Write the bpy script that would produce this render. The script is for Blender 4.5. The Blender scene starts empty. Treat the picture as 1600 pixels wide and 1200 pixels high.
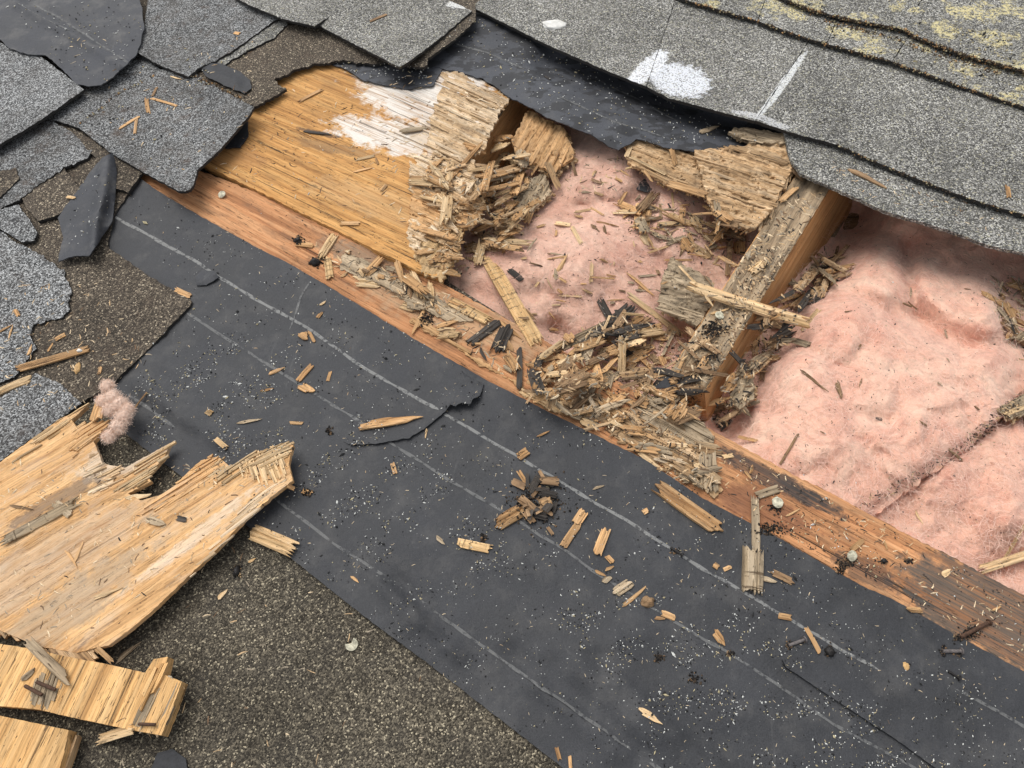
import bpy, bmesh, math, random
import numpy as np
from mathutils import Vector, Matrix, noise
from mathutils.bvhtree import BVHTree
from mathutils.geometry import delaunay_2d_cdt

SC = bpy.context.scene
COL = SC.collection
rad = math.radians

# ------------------------------------------------------------------ camera
F, H = 1110.0, 0.65                      # focal length in photo pixels, height above the roof plane (m)
NRM = Vector((.0485, .536, .843)).normalized()
AZ = -NRM
AX = (Vector((1, 0, 0)) - NRM * NRM.x).normalized()
AY = AZ.cross(AX)


def P(px, py, z=0.0):
    """the point of the plane at height z that the photograph shows at pixel (px, py)"""
    d = Vector((px - 800, py - 600, F))
    p = d * ((H - z) / NRM.dot(d))
    return Vector((AX.dot(p), AY.dot(p), z))


def mpp(px, py):
    return H / NRM.dot(Vector((px - 800, py - 600, F)))


cd = bpy.data.cameras.new('camera')
cam = bpy.data.objects.new('camera', cd)
COL.objects.link(cam)
cd.sensor_fit = 'HORIZONTAL'
cd.sensor_width = 36
cd.lens = 36 * F / 1600
cd.clip_start = .01
cd.clip_end = 100
RT, DN, FW = (Vector((AX[i], AY[i], AZ[i])) for i in range(3))
cam.matrix_world = Matrix(((RT.x, -DN.x, -FW.x, 0), (RT.y, -DN.y, -FW.y, 0), (RT.z, -DN.z, -FW.z, H), (0, 0, 0, 1)))
SC.camera = cam
EYE = Vector((0, 0, H))

# ------------------------------------------------------------------ sky, sun, exposure
SUN_EL, SUN_AZ = rad(62), rad(128)       # azimuth: direction the light comes from, counter-clockwise from +X
world = bpy.data.worlds.new("World")
SC.world = world
world.use_nodes = True
wt = world.node_tree
wt.nodes.clear()
sky = wt.nodes.new('ShaderNodeTexSky')
sky.sky_type = 'NISHITA'
sky.sun_disc = False
sky.sun_elevation = SUN_EL
sky.sun_rotation = rad(90) - SUN_AZ
sky.air_density = 1.0
sky.dust_density = 3.0
hs = wt.nodes.new('ShaderNodeHueSaturation')
hs.inputs['Saturation'].default_value = .22
bgn = wt.nodes.new('ShaderNodeBackground')
bgn.inputs['Strength'].default_value = .15
wo = wt.nodes.new('ShaderNodeOutputWorld')
wt.links.new(sky.outputs[0], hs.inputs['Color'])
wt.links.new(hs.outputs[0], bgn.inputs[0])
wt.links.new(bgn.outputs[0], wo.inputs[0])
sl = bpy.data.lights.new('sun', 'SUN')
sl.energy = 1.1
sl.angle = rad(48)
sl.color = (1, .965, .91)
sun = bpy.data.objects.new('sun', sl)
COL.objects.link(sun)
sun.rotation_euler = Vector((math.cos(SUN_EL) * math.cos(SUN_AZ), math.cos(SUN_EL) * math.sin(SUN_AZ), math.sin(SUN_EL))).to_track_quat('Z', 'Y').to_euler()
SC.view_settings.view_transform = 'Standard'
SC.view_settings.look = 'None'
SC.view_settings.gamma = 1
SC.view_settings.use_curve_mapping = False
SC.view_settings.exposure = 0.44
SC.render.engine = 'CYCLES'
SC.cycles.max_bounces = 6
SC.cycles.diffuse_bounces = 3

# ------------------------------------------------------------------ materials


class G:
    """a small wrapper to write node trees in few lines"""

    def __init__(s, name, rough=.8, spec=.3):
        s.m = bpy.data.materials.new(name)
        s.m.use_nodes = True
        s.t = s.m.node_tree
        s.b = s.t.nodes['Principled BSDF']
        s.b.inputs['Roughness'].default_value = rough
        s.b.inputs['Specular IOR Level'].default_value = spec

    def n(s, typ, *ins, out=0, **kw):
        nd = s.t.nodes.new('ShaderNode' + typ)
        for k, v in kw.items():
            setattr(nd, k, v)
        for i, v in enumerate(ins):
            if v is None:
                continue
            s.put(nd.inputs[i], v)
        s.last = nd
        return nd.outputs[out]

    def put(s, sock, v):
        if isinstance(v, bpy.types.NodeSocket):
            s.t.links.new(v, sock)
        else:
            sock.default_value = v

    def math(s, op, a, b=None, clamp=False):
        return s.n('Math', a, b, operation=op, use_clamp=clamp)

    def coord(s, scale=(1, 1, 1), rnd=True):
        c = s.n('Attribute', out=1, attribute_name='grain')
        if rnd:
            r = s.n('ObjectInfo', out=5)
            c = s.n('VectorMath', c, s.n('CombineXYZ', s.math('MULTIPLY', r, 7.3), s.math('MULTIPLY', r, 3.1), r), operation='ADD')
        return s.n('VectorMath', c, tuple(scale), operation='MULTIPLY') if tuple(scale) != (1, 1, 1) else c

    def pos(s):
        return s.n('NewGeometry', out=0)

    def noise(s, vec, scale, detail=3, rough=.55, dist=0):
        nd = s.t.nodes.new('ShaderNodeTexNoise')
        s.put(nd.inputs['Vector'], vec)
        nd.inputs['Scale'].default_value = scale
        nd.inputs['Detail'].default_value = detail
        nd.inputs['Roughness'].default_value = rough
        nd.inputs['Distortion'].default_value = dist
        return nd.outputs[0]

    def ramp(s, fac, stops, interp='LINEAR'):
        nd = s.t.nodes.new('ShaderNodeValToRGB')
        nd.color_ramp.interpolation = interp
        e = nd.color_ramp.elements
        while len(e) < len(stops):
            e.new(.5)
        for el, (p, c) in zip(e, stops):
            el.position = p
            el.color = (c[0], c[1], c[2], 1) if not isinstance(c, (int, float)) else (c, c, c, 1)
        s.put(nd.inputs[0], fac)
        return nd.outputs[0]

    def mix(s, fac, a, b, mode='MIX'):
        nd = s.t.nodes.new('ShaderNodeMix')
        nd.data_type = 'RGBA'
        nd.blend_type = mode
        for i, v in ((0, fac), (6, a), (7, b)):
            if not isinstance(v, bpy.types.NodeSocket) and i > 0 and len(v) == 3:
                v = (*v, 1)
            s.put(nd.inputs[i], v)
        return nd.outputs[2]

    def blob(s, c, ang, rx, ry, soft=.35, nscale=60, namp=.8):
        """mask of a stain: an ellipse on the roof with a ragged border"""
        v = s.n('Mapping', s.pos(), tuple(c), (0, 0, ang), (rx, ry, .05), vector_type='TEXTURE')
        d = s.n('VectorMath', v, operation='LENGTH', out=1)
        d = s.math('ADD', d, s.math('MULTIPLY', s.math('SUBTRACT', s.noise(s.pos(), nscale, 5, .7), .5), namp * 2))
        return s.ramp(d, [(1 - soft if soft < 1 else 0, 1.0), (1.0, 0.0)])

    def bump(s, h, strength=.5, dist=.001, prev=None):
        nd = s.t.nodes.new('ShaderNodeBump')
        nd.inputs['Strength'].default_value = strength
        nd.inputs['Distance'].default_value = dist
        s.put(nd.inputs['Height'], h)
        if prev is not None:
            s.put(nd.inputs['Normal'], prev)
        return nd.outputs[0]

    def end(s, color, normal=None, rough=None):
        s.put(s.b.inputs['Base Color'], color if isinstance(color, bpy.types.NodeSocket) else (*color, 1))
        if normal is not None:
            s.put(s.b.inputs['Normal'], normal)
        if rough is not None:
            s.put(s.b.inputs['Roughness'], rough)
        return s.m


def granules(name, pal, size=.0016, wear=(.1, .09, .08), wear_amt=.5, lichen=0.0, blobs=(), dirt=0.0):
    g = G(name, .85, .25)
    c = g.coord()
    vo = g.t.nodes.new('ShaderNodeTexVoronoi')
    g.put(vo.inputs['Vector'], c)
    vo.inputs['Scale'].default_value = 1 / size
    val = g.n('SeparateColor', vo.outputs['Color'], out=0)
    col = g.ramp(val, pal, 'CONSTANT')
    col = g.mix(.16, col, g.ramp(g.noise(c, 1 / size * 1.3, 2), [(.3, pal[0][1]), (.7, pal[-2][1])]))
    big = g.noise(c, 28, 5, .65)
    col = g.mix(g.ramp(big, [(.42, 0.0), (.72, wear_amt)]), col, wear)
    big2 = g.noise(c, 9, 4, .6)
    col = g.mix(1, col, g.ramp(big2, [(.3, .72), (.7, 1.2)]), 'MULTIPLY')
    if dirt:
        col = g.mix(g.ramp(g.noise(g.pos(), 42, 6, .75), [(.55, 0.0), (.68, dirt)]), col, (.075, .05, .035))
    for (cx, cy, ang, rx, ry, am, tint) in blobs:
        p = P(cx, cy, .02)
        m = g.blob(p, ang, rx, ry, .16, 110, .55)
        m = g.math('MULTIPLY', m, g.ramp(val, [(0, .35 * am), (.22, am)], 'CONSTANT'))
        col = g.mix(m, col, tint)
    if lichen > .01:
        l1 = g.ramp(g.noise(g.pos(), 22, 4, .6), [(.64 - lichen * .22, 0.0), (.69 - lichen * .2, 1.0)])
        l2 = g.ramp(g.noise(g.pos(), 210, 5, .8), [(.47, 0.0), (.53, 1.0)])
        col = g.mix(g.math('MULTIPLY', g.math('MULTIPLY', l1, l2), .85), col, (.66, .57, .29))
    if lichen:
        l3 = g.ramp(g.noise(g.pos(), 330, 2, .6), [(.6, 0.0), (.66, .6)])
        col = g.mix(l3, col, (.5, .47, .33))
    h = g.math('SUBTRACT', 1, vo.outputs['Distance'])
    nb = g.bump(h, .75, size * .9)
    nb = g.bump(big, .35, .003, nb)
    return g.end(col, nb)


GREY = [(0, (.02, .02, .021)), (.2, (.085, .086, .086)), (.42, (.22, .222, .22)), (.64, (.44, .45, .445)), (.84, (.72, .73, .72))]
DARK = [(0, (.016, .013, .009)), (.28, (.05, .042, .03)), (.58, (.11, .094, .068)), (.82, (.2, .17, .12)), (.95, (.46, .4, .28))]
BROWN = [(0, (.02, .016, .012)), (.3, (.06, .048, .036)), (.6, (.12, .098, .072)), (.84, (.24, .195, .14)), (.96, (.52, .44, .32))]
MID = [(0, (.02, .0195, .018)), (.2, (.085, .083, .077)), (.48, (.2, .195, .18)), (.73, (.36, .352, .325)), (.9, (.62, .605, .55))]

LGREY = [(p, tuple(.72 * c for c in q)) for p, q in GREY]
DGREY = [(p, tuple(.6 * c for c in q)) for p, q in GREY]
M_PALEG = granules('pale_grey_granules', LGREY, .0015, (.1, .09, .08), .45, dirt=.3)
M_GREY = granules('grey_granules', DGREY, .0014, (.085, .074, .062), .55, dirt=.6)
M_DARK = granules('dark_granules', DARK, .00125, (.055, .05, .045), .35)
M_BROWN = granules('brown_granules', BROWN, .0015, (.07, .055, .042), .4, dirt=.5)
M_MID = granules('weathered_granules', MID, .0015, (.12, .115, .1), .45, lichen=.0001, blobs=(
    (1012, 108, rad(57), .062, .017, .95, (.74, .75, .77)), (1062, 126, rad(30), .044, .05, .85, (.76, .78, .82)),
    (1222, 132, rad(57), .105, .006, .9, (.66, .67, .66)), (1190, 188, rad(-24), .045, .008, .7, (.6, .6, .6)),
    (722, 16, rad(-22), .03, .012, .8, (.7, .7, .68)), (1195, 20, rad(57), .04, .006, .8, (.62, .62, .6))))
M_LICH = granules('lichen_granules', MID, .0016, (.13, .125, .105), .4, lichen=.62)
M_TOP = granules('upper_granules', MID, .0016, (.13, .125, .115), .4, lichen=.3)


def wood(name, light, mid, dark, stain=(.12, .1, .08), stain_amt=.4, crack=.5, checks=0.0, var=.35, blobs=(), fine=.5, ls=1.0, tone=.3):
    g = G(name, .78, .22)
    c1 = g.coord((9 * ls, 130, 130))
    c2 = g.coord((26 * ls, 620, 620))
    n1 = g.noise(c1, 1, 4, .6, .4)
    n2 = g.noise(c2, 1, 3, .6)
    col = g.ramp(n1, [(.28, dark), (.46, mid), (.68, light)])
    col = g.mix(fine, col, g.ramp(n2, [(.25, .45), (.5, .95), (.75, 1.3)]), 'MULTIPLY')
    c3 = g.coord((5 * ls, 210, 210))
    cr = g.ramp(g.noise(c3, 1, 5, .65, .6), [(.33, 1.0), (.4, 0.0)])
    col = g.mix(g.math('MULTIPLY', cr, crack), col, (.035, .022, .014))
    tv = g.noise(g.coord((3, 90, 9)), 1, 3, .6)
    col = g.mix(1, col, g.ramp(tv, [(.3, 1 - tone), (.5, 1.0), (.7, 1 + tone * .8)]), 'MULTIPLY')
    ds = g.ramp(g.noise(g.coord((55, 760, 760)), 1, 4, .6, .3), [(.36, 1.0), (.405, 0.0)])
    ds = g.math('MULTIPLY', ds, g.ramp(g.noise(g.coord((18, 45, 45)), 1, 3, .6), [(.4, .25), (.6, 1.0)]))
    col = g.mix(g.math('MULTIPLY', ds, min(1, crack * 1.25)), col, (.06, .035, .018))
    sp = g.ramp(g.noise(g.coord((230, 420, 420)), 1, 2, .5), [(.27, .9), (.3, 0.0)])
    col = g.mix(sp, col, (.05, .032, .02))
    st = g.ramp(g.noise(g.coord((22, 60, 60)), 1, 5, .65), [(.5, 0.0), (.72, stain_amt)])
    col = g.mix(st, col, stain)
    hgt = g.math('ADD', g.math('ADD', n1, g.math('MULTIPLY', n2, .7)), g.math('ADD', g.math('MULTIPLY', cr, -.7), g.math('MULTIPLY', ds, -.6)))
    if checks:
        ck = g.ramp(g.noise(g.coord((330, 26, 26)), 1, 3, .6, .5), [(.36, 1.0), (.42, 0.0)])
        col = g.mix(g.math('MULTIPLY', ck, checks), col, (.09, .06, .035))
        hgt = g.math('ADD', hgt, g.math('MULTIPLY', ck, -.6))
    for (cx, cy, ang, rx, ry, am, tint, nsc) in blobs:
        m = g.blob(P(cx, cy, 0), ang, rx, ry, .25, nsc, .8)
        m = g.math('MULTIPLY', m, g.ramp(g.math('ADD', g.math('MULTIPLY', n2, .55), g.math('MULTIPLY', n1, .45)), [(.36, am * .15), (.52, am)]))
        col = g.mix(m, col, tint)
    r = g.n('ObjectInfo', out=5)
    v = g.math('ADD', g.math('MULTIPLY', r, var), 1 - var * .6)
    col = g.mix(1, col, g.n('CombineColor', v, v, v), 'MULTIPLY')
    return g.end(col, g.bump(hgt, .7, .0012))


WH = (.72, .67, .6)
M_PLY = wood('orange_plywood', (.62, .35, .13), (.5, .255, .083), (.26, .115, .036), (.17, .105, .055), .4, 1, var=0, ls=.6, tone=.15, fine=.7, blobs=(
    (665, 165, rad(-30), .135, .052, 1, WH, 45), (610, 215, rad(-22), .1, .036, 1, WH, 60), (705, 128, rad(-25), .07, .03, .9, WH, 60), (700, 230, rad(-25), .09, .03, .7, (.55, .43, .3), 60),
    (500, 212, rad(-22), .04, .005, .75, (.06, .045, .04), 120), (520, 235, rad(-20), .07, .012, .5, (.13, .09, .06), 60),
    (620, 330, rad(-25), .16, .03, .25, (.6, .43, .24), 50), (350, 240, rad(-27), .08, .03, .4, (.3, .14, .06), 50)))
M_STRIP = wood('weathered_strip', (.6, .32, .155), (.46, .215, .095), (.24, .095, .04), (.12, .085, .06), .5, 1, var=0, ls=.6, tone=.2, fine=.7, blobs=(
    (570, 405, rad(-27), .075, .02, .75, (.24, .175, .12), 60), (700, 490, rad(-28), .14, .03, .6, (.44, .3, .18), 60),
    (1200, 745, rad(-33), .07, .012, .9, (.05, .042, .04), 90), (1262, 778, rad(-33), .04, .009, .85, (.05, .045, .042), 90),
    (1545, 955, rad(-28), .085, .045, .9, (.085, .075, .065), 70), (1350, 890, rad(-28), .03, .014, .7, (.06, .045, .04), 90),
    (1180, 790, rad(-28), .055, .02, .75, (.17, .07, .04), 60)))
M_TAN = wood('tan_wood', (.64, .405, .205), (.5, .29, .13), (.26, .135, .055), (.2, .135, .085), .45, .55, fine=.7)
M_PALE = wood('pale_wood', (.74, .55, .33), (.62, .42, .22), (.37, .23, .1), (.34, .27, .18), .45, .55, fine=.7)
M_PANEL = wood('broken_panel_wood', (.72, .46, .23), (.6, .35, .155), (.4, .215, .09), (.56, .45, .34), .5, .25, var=0, ls=.8, tone=.12, fine=.75, blobs=(
    (70, 900, rad(35), .13, .035, .4, (.46, .38, .3), 40), (320, 850, rad(44), .09, .009, .38, (.7, .65, .56), 90), (120, 960, rad(40), .1, .03, .55, (.34, .28, .21), 50),
    (205, 720, rad(35), .06, .03, .6, (.58, .5, .4), 50), (110, 790, rad(35), .06, .011, .7, (.13, .1, .08), 70)))
M_CHUNK = wood('clean_ply', (.7, .45, .21), (.6, .35, .14), (.42, .215, .075), (.38, .24, .12), .4, .8, var=.1, ls=.5, fine=.7)
M_ROT = wood('rotted_ply', (.64, .46, .28), (.45, .285, .145), (.2, .12, .06), (.11, .085, .06), .7, .8, var=.15, fine=.75)
M_WROT = wood('whitened_rotted_ply', (.74, .6, .43), (.57, .395, .225), (.33, .21, .11), (.14, .1, .07), .5, .8, var=.15, fine=.75)
M_GREYW = wood('grey_rotted_wood', (.52, .41, .275), (.37, .28, .18), (.155, .112, .068), (.09, .08, .06), .6, .7, fine=.7)
M_BRN = wood('brown_wood', (.36, .235, .13), (.26, .16, .085), (.13, .078, .04), (.07, .05, .035), .5, .5)
M_BLACK = wood('blackened_wood', (.085, .072, .06), (.05, .043, .037), (.02, .018, .016), (.12, .1, .08), .5, .4)
M_CHECK = wood('checked_wood', (.68, .47, .25), (.57, .37, .175), (.4, .235, .1), (.32, .24, .15), .35, .25, checks=.8)
M_GCHECK = wood('grey_checked_wood', (.44, .35, .24), (.35, .265, .165), (.2, .145, .09), (.1, .08, .06), .4, .35, checks=.8)
M_SIDE = wood('rafter_side', (.62, .36, .165), (.53, .285, .115), (.38, .185, .07), (.2, .1, .05), .4, .35, var=0, ls=.5)
M_RTOP = wood('rafter_top', (.45, .34, .22), (.32, .23, .14), (.12, .088, .055), (.055, .048, .04), .85, .7, var=0)


M_ASPH = None                            # set below: the black core seen at a shingle's edge


def felt_mat(name, base=(.033, .0342, .0375), line=0.0, patches=0.0, dust=.5):
    g = G(name, .62, .35)
    p = g.pos()
    big = g.noise(p, 14, 5, .6)
    col = g.mix(1, base, g.ramp(big, [(.3, .68), (.7, 1.35)]), 'MULTIPLY')
    mot = g.noise(p, 900, 2, .6)
    col = g.mix(1, col, g.ramp(mot, [(.3, .75), (.7, 1.25)]), 'MULTIPLY')
    col = g.mix(g.ramp(g.noise(p, 30, 5, .7), [(.5, 0.0), (.75, .5 * dust)]), col, (.16, .152, .14))
    sc = g.ramp(g.noise(g.n('VectorMath', p, (70, 22, 40), operation='MULTIPLY'), 1, 6, .75, .8), [(.6, 0.0), (.72, .3 * dust)])
    col = g.mix(sc, col, (.2, .195, .185))
    if patches:
        pm = g.ramp(g.noise(g.n('VectorMath', p, (26, 40, 30), operation='MULTIPLY'), 1, 4, .6), [(.5, 0.0), (.53, patches)])
        col = g.mix(pm, col, (.016, .016, .017))
    if line:
        wn = g.ramp(g.noise(p, 170, 4, .7), [(.4, 0.0), (.5, line)])
        col = g.mix(wn, col, (.235, .235, .225))
    nb = g.bump(mot, .3, .0006)
    nb = g.bump(g.noise(p, 55, 5, .65), .4, .003, nb)
    return g.end(col, nb, g.ramp(big, [(.3, .56), (.7, .74)]))


M_FELT = felt_mat('black_felt')
M_FELT2 = felt_mat('patchy_felt', (.05, .053, .061), patches=.7)
M_FELT3 = felt_mat('flap_felt', (.037, .039, .045), dust=.9)
M_LINE = felt_mat('felt_line', line=.72)
M_FAINT = felt_mat('felt_faint_line', line=.38)


def plain(name, col, rough=.7, nscale=300, var=.4, metal=0, bump=.4):
    g = G(name, rough, .3)
    g.b.inputs['Metallic'].default_value = metal
    c = g.coord()
    n = g.noise(c, nscale, 4, .65)
    return g.end(g.mix(1, col, g.ramp(n, [(.3, 1 - var), (.7, 1 + var)]), 'MULTIPLY'), g.bump(n, bump, .0008))


M_CAP = plain('nail_cap', (.5, .47, .35), .55, 260, .6)
M_RUST = plain('rust', (.075, .04, .024), .8, 600, .5)
M_IRON = plain('dull_iron', (.12, .105, .1), .6, 500, .5)
M_TAR = plain('tar', (.016, .014, .013), .55, 300, .5, bump=.9)
M_TARPAPER = plain('tar_scrap', (.022, .023, .026), .6, 200, .4)
M_SEAL = plain('white_sealant', (.62, .61, .57), .6, 120, .2)
M_SEED = plain('seed', (.5, .31, .13), .5, 200, .25)
M_GW = plain('grit_white', (.62, .62, .58), .8, 900, .3)
M_GT = plain('grit_tan', (.42, .36, .22), .8, 900, .3)
M_GB = plain('grit_black', (.018, .018, .018), .7, 900, .4)
M_DIRT = plain('wood_rot_dirt', (.07, .05, .034), .9, 500, .6, bump=1)


def pink_mat(name, a, b, c):
    g = G(name, .95, .1)
    p = g.pos()
    w = g.n('VectorMath', p, s_scale(g.noise(p, 14, 3, .6), g, .03), operation='ADD')
    n1 = g.noise(w, 13, 6, .7, 1.6)
    n2 = g.noise(w, 85, 6, .72, 1.2)
    col = g.ramp(n1, [(.32, a), (.5, b), (.7, c)])
    col = g.mix(.75, col, g.ramp(n2, [(.3, .68), (.5, 1.0), (.7, 1.18)]), 'MULTIPLY')
    st = g.noise(g.n('VectorMath', w, (500, 140, 300), operation='MULTIPLY'), 1, 4, .7, 1.5)
    col = g.mix(.4, col, g.ramp(st, [(.3, .75), (.7, 1.2)]), 'MULTIPLY')
    dk = g.ramp(g.noise(p, 38, 6, .75), [(.6, 0.0), (.8, .5)])
    col = g.mix(dk, col, (.3, .19, .15))
    g.b.inputs['Sheen Weight'].default_value = .25
    g.b.inputs['Sheen Roughness'].default_value = .6
    nb = g.bump(n2, .6, .006)
    nb = g.bump(st, .5, .0015, nb)
    return g.end(col, nb)


def s_scale(v, g, k):
    return g.n('CombineXYZ', g.math('MULTIPLY', v, k), g.math('MULTIPLY', v, -k), g.math('MULTIPLY', v, k))


M_PINK = pink_mat('pink_fibreglass', (.63, .3, .21), (.75, .43, .31), (.83, .565, .42))
M_PINKD = pink_mat('dusty_pink_fibreglass', (.56, .29, .205), (.68, .405, .295), (.76, .52, .395))
M_FUZZ = plain('pink_fibres', (.82, .57, .46), .9, 200, .15)
M_FUZZD = plain('dusty_pink_fibres', (.66, .45, .37), .9, 200, .15)

# ------------------------------------------------------------------ builders
GROUND_V, GROUND_F = [], []             # everything built so far, for dropping things onto it
BVH = [None]


def remember(vs, fs):
    b = len(GROUND_V)
    GROUND_V.extend(vs)
    GROUND_F.extend([tuple(i + b for i in f) for f in fs])


def settle():
    BVH[0] = BVHTree.FromPolygons(GROUND_V, GROUND_F)


def hit(px, py):
    """first surface met looking along the pixel: point, normal"""
    d = (P(px, py) - EYE).normalized()
    loc, nor, _i, _d = BVH[0].ray_cast(EYE, d)
    if loc is None:
        return P(px, py), Vector((0, 0, 1))
    return loc, (nor if nor.z > 0 else -nor)


def grain(me, co=None):
    """keeps each piece's own coordinates (x along the wood's fibres) for its material"""
    a = me.attributes.new('grain', 'FLOAT_VECTOR', 'POINT')
    if co is None:
        co = np.empty(len(me.vertices) * 3, np.float32)
        me.vertices.foreach_get('co', co)
    a.data.foreach_set('vector', np.asarray(co, np.float32).ravel())


def link(name, vs, fs, mat, loc=Vector(), ang=0.0, parent=None, smooth=False, mats=None, midx=None, keep=True, gco=None):
    """vs are world points; the object gets its origin at loc and is turned by ang about z"""
    R = Matrix.Translation(loc) @ Matrix.Rotation(ang, 4, 'Z')
    Ri = R.inverted()
    me = bpy.data.meshes.new(name)
    me.from_pydata([Ri @ v for v in vs], [], fs)
    grain(me, gco)
    for m in (mats or [mat]):
        me.materials.append(m)
    if midx is not None:
        me.polygons.foreach_set('material_index', midx)
    if smooth:
        me.polygons.foreach_set('use_smooth', [True] * len(me.polygons))
    me.update()
    o = bpy.data.objects.new(name, me)
    COL.objects.link(o)
    if parent is not None:
        o.parent = parent
        o.matrix_parent_inverse = world_of(parent).inverted()
    o.location = loc
    o.rotation_euler = (0, 0, ang)
    if keep:
        remember(vs, fs)
    return o


def world_of(o):
    m = Matrix.LocRotScale(o.location, o.rotation_euler, o.scale)
    return m if o.parent is None else world_of(o.parent) @ o.matrix_parent_inverse @ m


def tag(o, label=None, cat=None, group=None, kind=None):
    for k, v in (('label', label), ('category', cat), ('group', group), ('kind', kind)):
        if v:
            o[k] = v
    return o


def inside(poly, pts):
    x, y = pts[:, 0], pts[:, 1]
    r = np.zeros(len(pts), bool)
    n = len(poly)
    for i in range(n):
        x0, y0 = poly[i]
        x1, y1 = poly[(i + 1) % n]
        if y0 == y1:
            continue
        c = ((y0 > y) != (y1 > y)) & (x < (x1 - x0) * (y - y0) / (y1 - y0) + x0)
        r ^= c
    return r


def seg_dist(pts, path):
    d = np.full(len(pts), 1e9)
    for (x0, y0), (x1, y1) in zip(path[:-1], path[1:]):
        vx, vy = x1 - x0, y1 - y0
        L = vx * vx + vy * vy + 1e-9
        t = np.clip(((pts[:, 0] - x0) * vx + (pts[:, 1] - y0) * vy) / L, 0, 1)
        d = np.minimum(d, np.hypot(pts[:, 0] - x0 - t * vx, pts[:, 1] - y0 - t * vy))
    return d


def resample(outline, step, jag, seed, coarse=0.0):
    out = []
    n = len(outline)
    s = seed * 13.7
    acc = 0
    for i in range(n):
        a, b = outline[i], outline[(i + 1) % n]
        L = math.hypot(b[0] - a[0], b[1] - a[1])
        k = max(1, round(L / step))
        nx, ny = -(b[1] - a[1]) / max(L, 1e-6), (b[0] - a[0]) / max(L, 1e-6)
        for j in range(k):
            t = j / k
            q = acc + t * L
            o = jag * (noise.noise((q * .11, s, 0)) + .7 * noise.noise((q * .37, s, 5))) + coarse * noise.noise((q * .018, s, 9))
            if L < 2 * step:
                o *= .3
            out.append((a[0] + (b[0] - a[0]) * t + nx * o, a[1] + (b[1] - a[1]) * t + ny * o))
        acc += L
    return out


def height(pts, z, lifts, nz, seed):
    h = np.full(len(pts), z, float)
    for (path, dz, r) in lifts:
        d = seg_dist(pts, path if len(path) > 1 else [path[0], path[0]])
        h += dz * np.exp(-(d / r) ** 2)
    for (amp, sx, sy) in nz:
        h += np.array([amp * noise.noise((x / sx, y / sy, seed * 3.3)) for x, y in pts])
    return h


def ridges(pts, grain, amp, along, across, seed, flake=0.0):
    """relief that runs with the grain; flake: thin plies that have peeled off in steps"""
    L = math.hypot(*grain)
    ca, sa = grain[0] / L, grain[1] / L
    u = pts[:, 0] * ca + pts[:, 1] * sa
    v = -pts[:, 0] * sa + pts[:, 1] * ca
    out = np.empty(len(pts))
    for i, (a, b) in enumerate(zip(u, v)):
        h = amp * (noise.noise((a / along, b / across, seed)) + .6 * noise.noise((a / along * 2.3, b / across * 2.1, seed + 5)))
        if flake:
            q = noise.noise((a / (along * .55), b / (across * 2.6), seed + 9)) + .55 * noise.noise((a / (along * .2), b / (across * .9), seed + 2))
            h += flake * math.floor(q * 3.2)
        out[i] = h
    return out


def sheet(name, outline, z, th, mat, lifts=(), nz=(), jag=1.0, step=6, grid=14, seed=1, grain=None, parent=None, smooth=True, coarse=0, zfun=None, keep=True, bottom=True, rim_mat=None, relief=None):
    """a sheet with real thickness whose outline lies where the photograph shows it; lifts bend it"""
    ol = resample(outline, step, jag, seed, coarse)
    xs = [p[0] for p in ol]
    ys = [p[1] for p in ol]
    gx, gy = np.meshgrid(np.arange(min(xs), max(xs), grid), np.arange(min(ys), max(ys), grid))
    gx = gx + (np.arange(gx.shape[0])[:, None] % 2) * grid / 2
    pts = np.stack([gx.ravel(), gy.ravel()], 1)
    pts = pts + np.random.RandomState(seed).uniform(-.2, .2, pts.shape) * grid
    pts = pts[inside(ol, pts)]
    if len(pts):
        pts = pts[seg_dist(pts, ol + [ol[0]]) > grid * .35]
    allp = [Vector(p) for p in ol] + [Vector(p) for p in pts]
    vo, _e, fo, _a, _b, _c = delaunay_2d_cdt(allp, [], [list(range(len(ol)))], 1, 1e-4)
    pts = np.array([(v.x, v.y) for v in vo])
    hz = height(pts, z, lifts, nz, seed) if zfun is None else zfun(pts)
    if relief:
        hz = hz + ridges(pts, grain, *relief)
    top = [P(x, y, h) for (x, y), h in zip(pts, hz)]
    cnt = {}
    tris = []
    for f in fo:
        a, b, c = (top[i] for i in f[:3])
        f = list(f)
        if (b - a).cross(c - a).z < 0:
            f.reverse()
        tris.append(tuple(f))
        for i in range(len(f)):
            e = (f[i], f[(i + 1) % len(f)])
            cnt[e] = 1
    n = len(top)
    vs = top + [v - Vector((0, 0, th)) for v in top]
    fs = list(tris) + ([tuple(i + n for i in reversed(f)) for f in tris] if bottom else [])
    rim = [e for e in cnt if (e[1], e[0]) not in cnt]
    fs += [(e[0], e[0] + n, e[1] + n, e[1]) for e in rim]
    cx, cy = sum(xs) / len(xs), sum(ys) / len(ys)
    ang = 0
    if grain:
        d = P(cx + grain[0], cy + grain[1]) - P(cx, cy)
        ang = math.atan2(d.y, d.x)
    o = link(name, vs, fs, mat, P(cx, cy, z - th), ang, parent, False, keep=keep, mats=[mat, rim_mat] if rim_mat else None, midx=[0] * (len(fs) - len(rim)) + [1] * len(rim) if rim_mat else None)
    if smooth:
        sm = [True] * len(tris) * (2 if bottom else 1) + [False] * len(rim)
        o.data.polygons.foreach_set('use_smooth', sm)
        # hard rim
        for e in o.data.edges:
            pass
        o.data.set_sharp_from_angle(angle=rad(50))
    return o


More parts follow.
